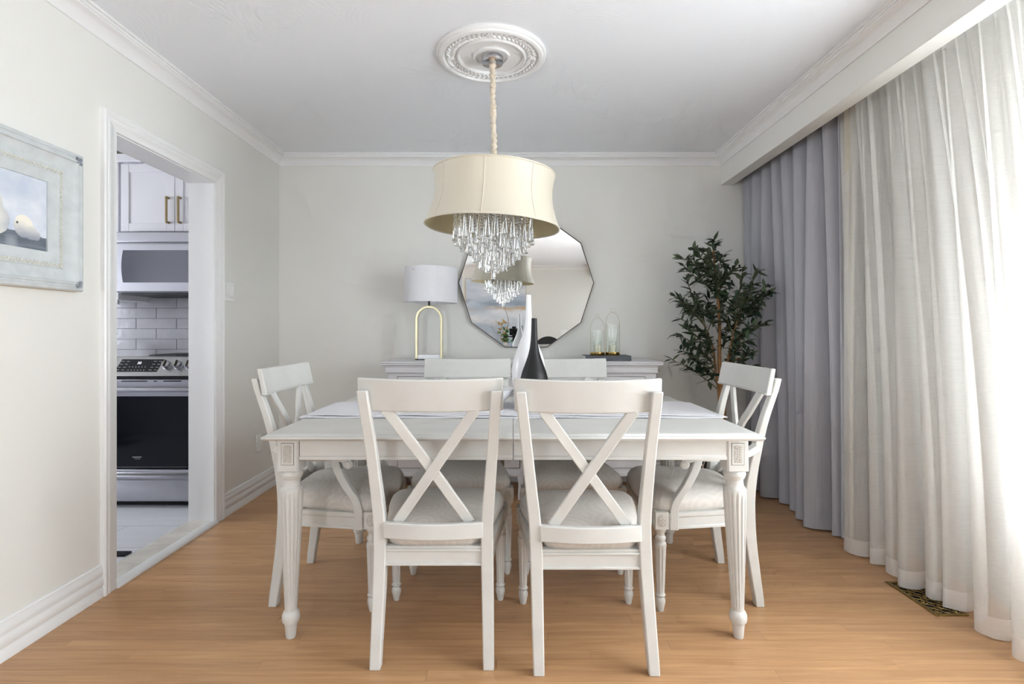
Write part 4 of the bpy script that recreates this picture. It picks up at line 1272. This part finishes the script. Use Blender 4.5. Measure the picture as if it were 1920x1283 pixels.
while y > -2.05:
    w = q.uniform(.10, .17); a = q.uniform(.035, .055)
    sbm += [(y, 1.80), (y - .25 * w, 1.755 - a), (y - .60 * w, 1.755 - a * .9), (y - .72 * w, 1.765 + a), (y - .80 * w, 1.765 + a * 1.2)]
    y -= w
sbm += [(y, 1.76)]
stp = []
y = 2.815
while y > -2.05:
    w = q.uniform(.034, .075); a = q.uniform(.010, .024)
    stp += [(y, 1.752 - a), (y - w * .5, 1.752 + a)]
    y -= w
stp += [(y, 1.755)]
shr = thing('sheer_curtain', 'long ivory sheer curtain with soft folds covering the bright window', 'curtain', (1.75, .4, 0))
N = 1500
zs = [.008] + [.083] + zlist(.083, 2.37, 22)[1:]
rows = rel(curtain_rows(sbm, stp, zs, N, .0050, 8), (1.75, .4, 0))
obj('cloth', G().sheet(rows[1:]), M['sheer'], shr, smooth=80, fix=False)
obj('hem', G().sheet(rows[:2]), M['hem'], shr, smooth=80, fix=False)
for nm, x, a, b in (('curtain_rail', 1.79, YF + .02, YB - .01),):
    tag(obj(nm, G().box(x - .012, x + .012, a, b, 2.385, 2.42), M['trim']), 'white curtain track hidden behind the valance', 'curtain rail')

# brass floor register
vr = thing('floor_register', 'brass openwork floor register partly under the sheer curtain', 'floor vent', (1.724, 2.228, 0))
g = G(); hx, hy = .066, .142
g.box(-hx, -hx + .014, -hy, hy, 0, .005); g.box(hx - .014, hx, -hy, hy, 0, .005); g.box(-hx + .014, hx - .014, -hy, -hy + .014, 0, .005); g.box(-hx + .014, hx - .014, hy - .014, hy, 0, .005)
obj('border', g, M['vent'], vr, bev=0.0018)
obj('duct', G().box(-hx + .012, hx - .012, -hy + .012, hy - .012, .0002, .0012), M['pitch'], vr)
g = G()
for i in range(7):
    for j in range(3):
        c0 = (-.036 + j * .036, -.108 + i * .036)
        g.tube([(c0[0] + .0165 * math.cos(k * PI / 6), c0[1] + .0165 * math.sin(k * PI / 6), .0035) for k in range(12)], .0016, 4, closed=True)
        if (i + j) % 2 == 0: g.tube([(c0[0] + .007 * math.cos(k * PI / 4), c0[1] + .007 * math.sin(k * PI / 4), .0035) for k in range(8)], .0013, 4, closed=True)
obj('scroll_grille', g, M['vent'], vr)

# ------------------------------------------------------------------ pictures
def canvas(w, h, nx, ny, fn):
    """vertical canvas in the local x-z plane, paint colour per vertex"""
    me = bpy.data.meshes.new('canvas')
    vs = [(-w/2 + w*i/nx, 0, -h/2 + h*j/ny) for j in range(ny + 1) for i in range(nx + 1)]
    fs = [(j*(nx+1)+i, j*(nx+1)+i+1, (j+1)*(nx+1)+i+1, (j+1)*(nx+1)+i) for j in range(ny) for i in range(nx)]
    me.from_pydata(vs, [], fs)
    a = me.color_attributes.new('paint', 'FLOAT_COLOR', 'POINT')
    dat = []
    for j in range(ny + 1):
        for i in range(nx + 1):
            c = fn(i / nx, j / ny); dat += [lin(c[0]), lin(c[1]), lin(c[2]), 1.0]
    a.data.foreach_set('color', dat)
    me.materials.append(M['art'])
    return me
from mathutils import noise as NZ
def fbm(x, y, s=0.0):
    return NZ.fractal(Vector((x, y, s)), 1.0, 2.0, 5)
def mixc(a, b, t):
    t = min(max(t, 0), 1); return tuple(a[k] + (b[k] - a[k]) * t for k in range(3))

# framed pears, left wall: local x runs along +Y (towards the back wall)
FY1 = 2.112; FW = .74; FH = .535; FZC = 1.539
pic = thing('framed_painting', 'still-life painting of two white pears in a wide weathered blue-grey frame', 'picture', (XL, FY1 - FW / 2, FZC), R(90))
# after a quarter turn: local x -> +Y, local -y -> +X
fprof = [(0, 0), (0, -.030), (.004, -.036), (.014, -.038), (.018, -.034), (.022, -.034), (.026, -.038), (.032, -.038), (.036, -.032), (.058, -.022), (.078, -.018), (.082, -.021), (.100, -.021), (.104, -.018), (.128, -.014), (.138, -.012), (.138, -.006)]
hw_, hh_ = FW / 2, FH / 2
rings = []
for sx, sz in ((-1, -1), (1, -1), (1, 1), (-1, 1)):
    rings.append([(sx * (hw_ - a), d, sz * (hh_ - a)) for a, d in fprof])
g = G(); n = len(fprof); vs = [p for r in rings for p in r]; fs = []
for i in range(4):
    for j in range(n - 1):
        a = i * n + j; b = ((i + 1) % 4) * n + j
        fs.append((a, a + 1, b + 1, b))
g.add(vs, fs)
fm = obj('frame', g, M['frame_paint'], pic, smooth=30)
obj('frame_back', G().box(-hw_ + .004, hw_ - .004, -.016, 0, -hh_ - .001, -hh_ + .01).box(-hw_ + .002, hw_ - .002, -.028, 0, -hh_ - .0015, -hh_ + .004), M['frame_wood'], pic)
g = G()
iw, ih = hw_ - .091, hh_ - .091
for s in (-1, 1):
    k = int(2 * iw / .0085)
    for i in range(k + 1):
        g.ball((-iw + 2*iw*i/k, -.0225, s * (ih + .003 * (1 if i % 2 else -1))), (.0042, .003, .0042), 6, 4)
    k = int(2 * ih / .0085)
    for i in range(k + 1):
        g.ball((s * (iw + .003 * (1 if i % 2 else -1)), -.0225, -ih + 2*ih*i/k), (.0042, .003, .0042), 6, 4)
obj('beading', g, M['frame_bead'], fm)
for sx in (-1, 1):
    for sz in (-1, 1):
        g = G()
        cx_, cz_ = sx * (hw_ - .020), sz * (hh_ - .020)
        for k in range(5):
            a = math.atan2(-sz, -sx) + (k - 2) * .55
            q = Matrix.Rotation(-a, 3, 'Y')
            g.ball((cx_ + .012 * math.cos(a), -.037, cz_ + .012 * math.sin(a)), (.012, .005, .0045), 8, 5, q)
        g.ball((cx_, -.037, cz_), (.008, .006, .008), 8, 5)
        obj('corner_ornament', g, M['frame_dark'], fm)
CWd, CHt = FW - .270, FH - .270
pq = [(0.40, .50, .145, .30), (0.0, 0.0, 0, 0)]
def pear(u, v):
    def ell(cx_, cz_, a, b, rot=0.0):
        dx, dz = (u - cx_) * CWd, (v - cz_) * CHt
        c, s = math.cos(rot), math.sin(rot)
        x, z = dx * c + dz * s, -dx * s + dz * c
        return (x / a) ** 2 + (z / b) ** 2
    bgc = mixc((196, 206, 222), (226, 230, 238), .5 + .8 * fbm(u * 4, v * 3, 1))
    tab = .245 - .10 * (u - .5)
    col = bgc
    if v < tab:
        col = mixc((84, 92, 104), (128, 136, 146), .5 + .7 * fbm(u * 3, v * 14, 2))
        # light patches where the pears mirror in the table top
        for cx_ in (.70, .46): col = mixc(col, (168, 174, 182), .7 * max(0, 1 - ((u - cx_) / .06) ** 2) * min(1, (tab - v) * 8))
    # lying pear (right)
    e = min(ell(.800, .300, .038, .040), ell(.850, .245, .034, .026, -.55), ell(.905, .205, .017, .017))
    if e < 1:
        sh_ = (v - .16) / .26 + .15 * fbm(u * 9, v * 9, 3)
        col = mixc((158, 164, 176), (242, 238, 226), sh_ * 1.25)
    if (u - .748) ** 2 * CWd**2 + (v - .335) ** 2 * CHt**2 < .004 ** 2: col = (70, 66, 66)
    # upright pear (left of it)
    e = min(ell(.585, .330, .048, .050), ell(.575, .52, .028, .046))
    if e < 1:
        sh_ = .35 + (.60 - u) * 5 + .4 * (v - .2) + .15 * fbm(u * 9, v * 9, 4)
        col = mixc((176, 182, 192), (244, 240, 228), sh_ + .25)
    return col
cv = canvas(CWd, CHt, 190, 110, pear)
o = obj('canvas', cv, None, pic); o.location = (0, -.006, 0)

# abstract painting on the rear wall, seen in the mirror
def abstract(u, v):
    u = 1 - u           # it faces the other way
    n1 = fbm(u * 1.6, v * 5, 7); n2 = fbm(u * 3, v * 9, 8)
    col = mixc((178, 192, 208), (230, 234, 240), .5 + .7 * n1 + .3 * n2)
    band = math.exp(-((v - .66 - .03 * n1) / .06) ** 2)
    col = mixc(col, (112, 130, 154), .8 * band * (.5 + n2))
    b2 = math.exp(-((v - .585 - .04 * n2) / .022) ** 2)
    col = mixc(col, (206, 164, 112), 1.1 * b2 * (.45 + n1))
    low = max(0, .45 - v)
    col = mixc(col, (146, 172, 192), low * 1.1 * (.7 + n2))
    return mixc(col, (232, 234, 236), max(0, n2 - .25) * 1.6)
ap = thing('abstract_painting', 'large blue and grey abstract canvas on the rear wall, seen in the mirror', 'picture', (-.32, YF, 1.45), R(180))
aw, ah = 1.212, 1.43
cv = canvas(aw - .02, ah - .02, 120, 150, abstract)
o = obj('canvas', cv, None, ap); o.location = (0, -.030, 0)
obj('frame', G().box(-aw/2, -aw/2 + .01, -.036, 0, -ah/2, ah/2).box(aw/2 - .01, aw/2, -.036, 0, -ah/2, ah/2).box(-aw/2 + .01, aw/2 - .01, -.036, 0, -ah/2, -ah/2 + .01).box(-aw/2 + .01, aw/2 - .01, -.036, 0, ah/2 - .01, ah/2), M['brass'], ap)

# ------------------------------------------------------------------ the rear of the room, seen in the mirror
cs = thing('console_table', 'white console table under the abstract painting, seen in the mirror', 'table', (-.25, -2.52, 0))
obj('top', G().box(-.5, .5, -.18, .18, .70, .725), M['console'], cs, bev=0.004)
for sx in (-1, 1):
    for sy in (-1, 1): obj('leg', G().box(sx*.46 - .02, sx*.46 + .02, sy*.14 - .02, sy*.14 + .02, 0, .70), M['console'], cs, bev=0.003)
vp = thing('leaf_arrangement', 'vase of dried stems and green leaves on the console, seen in the mirror', 'plant', (-.13, -2.50, .725))
obj('vase', G().lathe([(0, 0), (.05, 0), (.075, .06), (.06, .13), (.035, .16), (.04, .18), (.034, .18), (.03, .15), (0, .14)], 28, caps=False), M['white_gloss'], vp)
aq = random.Random(21)
st = catmull([(0, 0, .15), (.01, 0, .35), (.06, 0, .55), (.03, .0, .72), (-.05, 0, .92), (-.12, 0, 1.02)], 5)
obj('stem', G().tube(st, [.008 - .005 * i / (len(st) - 1) for i in range(len(st))], 6), M['bark'], vp)
lf2 = G().add([(0, 0, 0), (.022, .04, .006), (0, .10, 0), (-.022, .04, .006)], [(0, 1, 2, 3)])
LG = mesh_of('leaf', lf2, M['green'], smooth=80, fix=False); LD = mesh_of('leaf', lf2, M['dry'], smooth=80, fix=False)
for k in range(80):
    dry = k % 3 == 0
    p = Vector((aq.gauss(-.06 if dry else .02, .06), aq.gauss(0, .04), aq.uniform(.16, .60 if dry else .42)))
    o = bpy.data.objects.new('leaf', LD if dry else LG); COL.objects.link(o); o.parent = vp
    o.location = p; o.rotation_euler = (aq.uniform(-1, 1.2), aq.uniform(-1, 1), aq.uniform(0, 6.28))

ct = thing('camera_tripod', 'black camera on a tripod standing opposite the mirror, seen in it', 'tripod', (0.03, -.12, 0))
cb_ = obj('camera_body', G().box(-.068, .068, -.035, .035, 1.055, 1.155).box(-.03, .03, -.03, .03, 1.155, 1.185), M['black'], ct, bev=0.008)
obj('lens', G().lathe([(0, .03), (.040, .03), (.041, .065), (.038, .078), (.030, .078), (.028, .060), (0, .058)], 24, (0, 0, 1.105), axis='y', caps=False), M['black'], cb_)
obj('tripod_head', G().ball((0, 0, 1.0), .026, 12, 8).box(-.03, .03, -.03, .03, 1.02, 1.055).lathe([(.02, .9), (.02, .985)], 12), M['black'], ct)
obj('head_handle', G().tube([(0, 0, 1.03), (-.16, -.02, 1.035)], .008, 8), M['black'], ct)
obj('centre_column', G().lathe([(.014, .35), (.014, .92)], 12), M['black'], ct)
for k in range(3):
    a = R(90 + 120 * k)
    obj('leg', G().tube([(.02 * math.cos(a), .02 * math.sin(a), .90), (.32 * math.cos(a), .32 * math.sin(a), .008)], [.015, .009], 8), M['black'], ct)
bc = thing('lounge_chair', 'black round-backed lounge chair in the rear of the room, seen in the mirror', 'chair', (.66, -1.55, 0), R(0))
rings = []
for i in range(17):
    a = PI * (1.05 + .9 * i / 16); r1, r2 = .36, .30
    top_ = .62 + .40 * math.sin(PI * i / 16) ** .8
    rings.append([(r1*math.cos(a), r1*math.sin(a), .25), (r1*1.02*math.cos(a), r1*1.02*math.sin(a), top_ - .03), (.33*math.cos(a), .33*math.sin(a), top_), (r2*math.cos(a), r2*math.sin(a), top_ - .04), (r2*math.cos(a), r2*math.sin(a), .25)])
obj('backrest', G().loft(rings), M['matte_black'], bc, smooth=60)
obj('seat', G().lathe([(0, .24), (.30, .24), (.315, .27), (.315, .40), (.28, .44), (0, .45)], 32, caps=False), M['matte_black'], bc, smooth=60)
for k in range(4):
    a = R(45 + 90 * k); obj('leg', G().tube([(.2*math.cos(a), .2*math.sin(a), .25), (.24*math.cos(a), .24*math.sin(a), 0.006)], .014, 8), M['bronze'], bc)
sp2 = thing('switch_panel', 'wide white switch plate on the rear wall, seen in the mirror', 'light switch', (1.02, YF, 1.085), R(180))
obj('plate', G().box(-.075, .075, -.006, 0, -.058, .058), M['white_plastic'], sp2, bev=0.003)
for k in (-1, 0, 1): obj('rocker', G().box(k*.046 - .016, k*.046 + .016, -.010, -.004, -.033, .033), M['white_plastic'], sp2, bev=0.002)
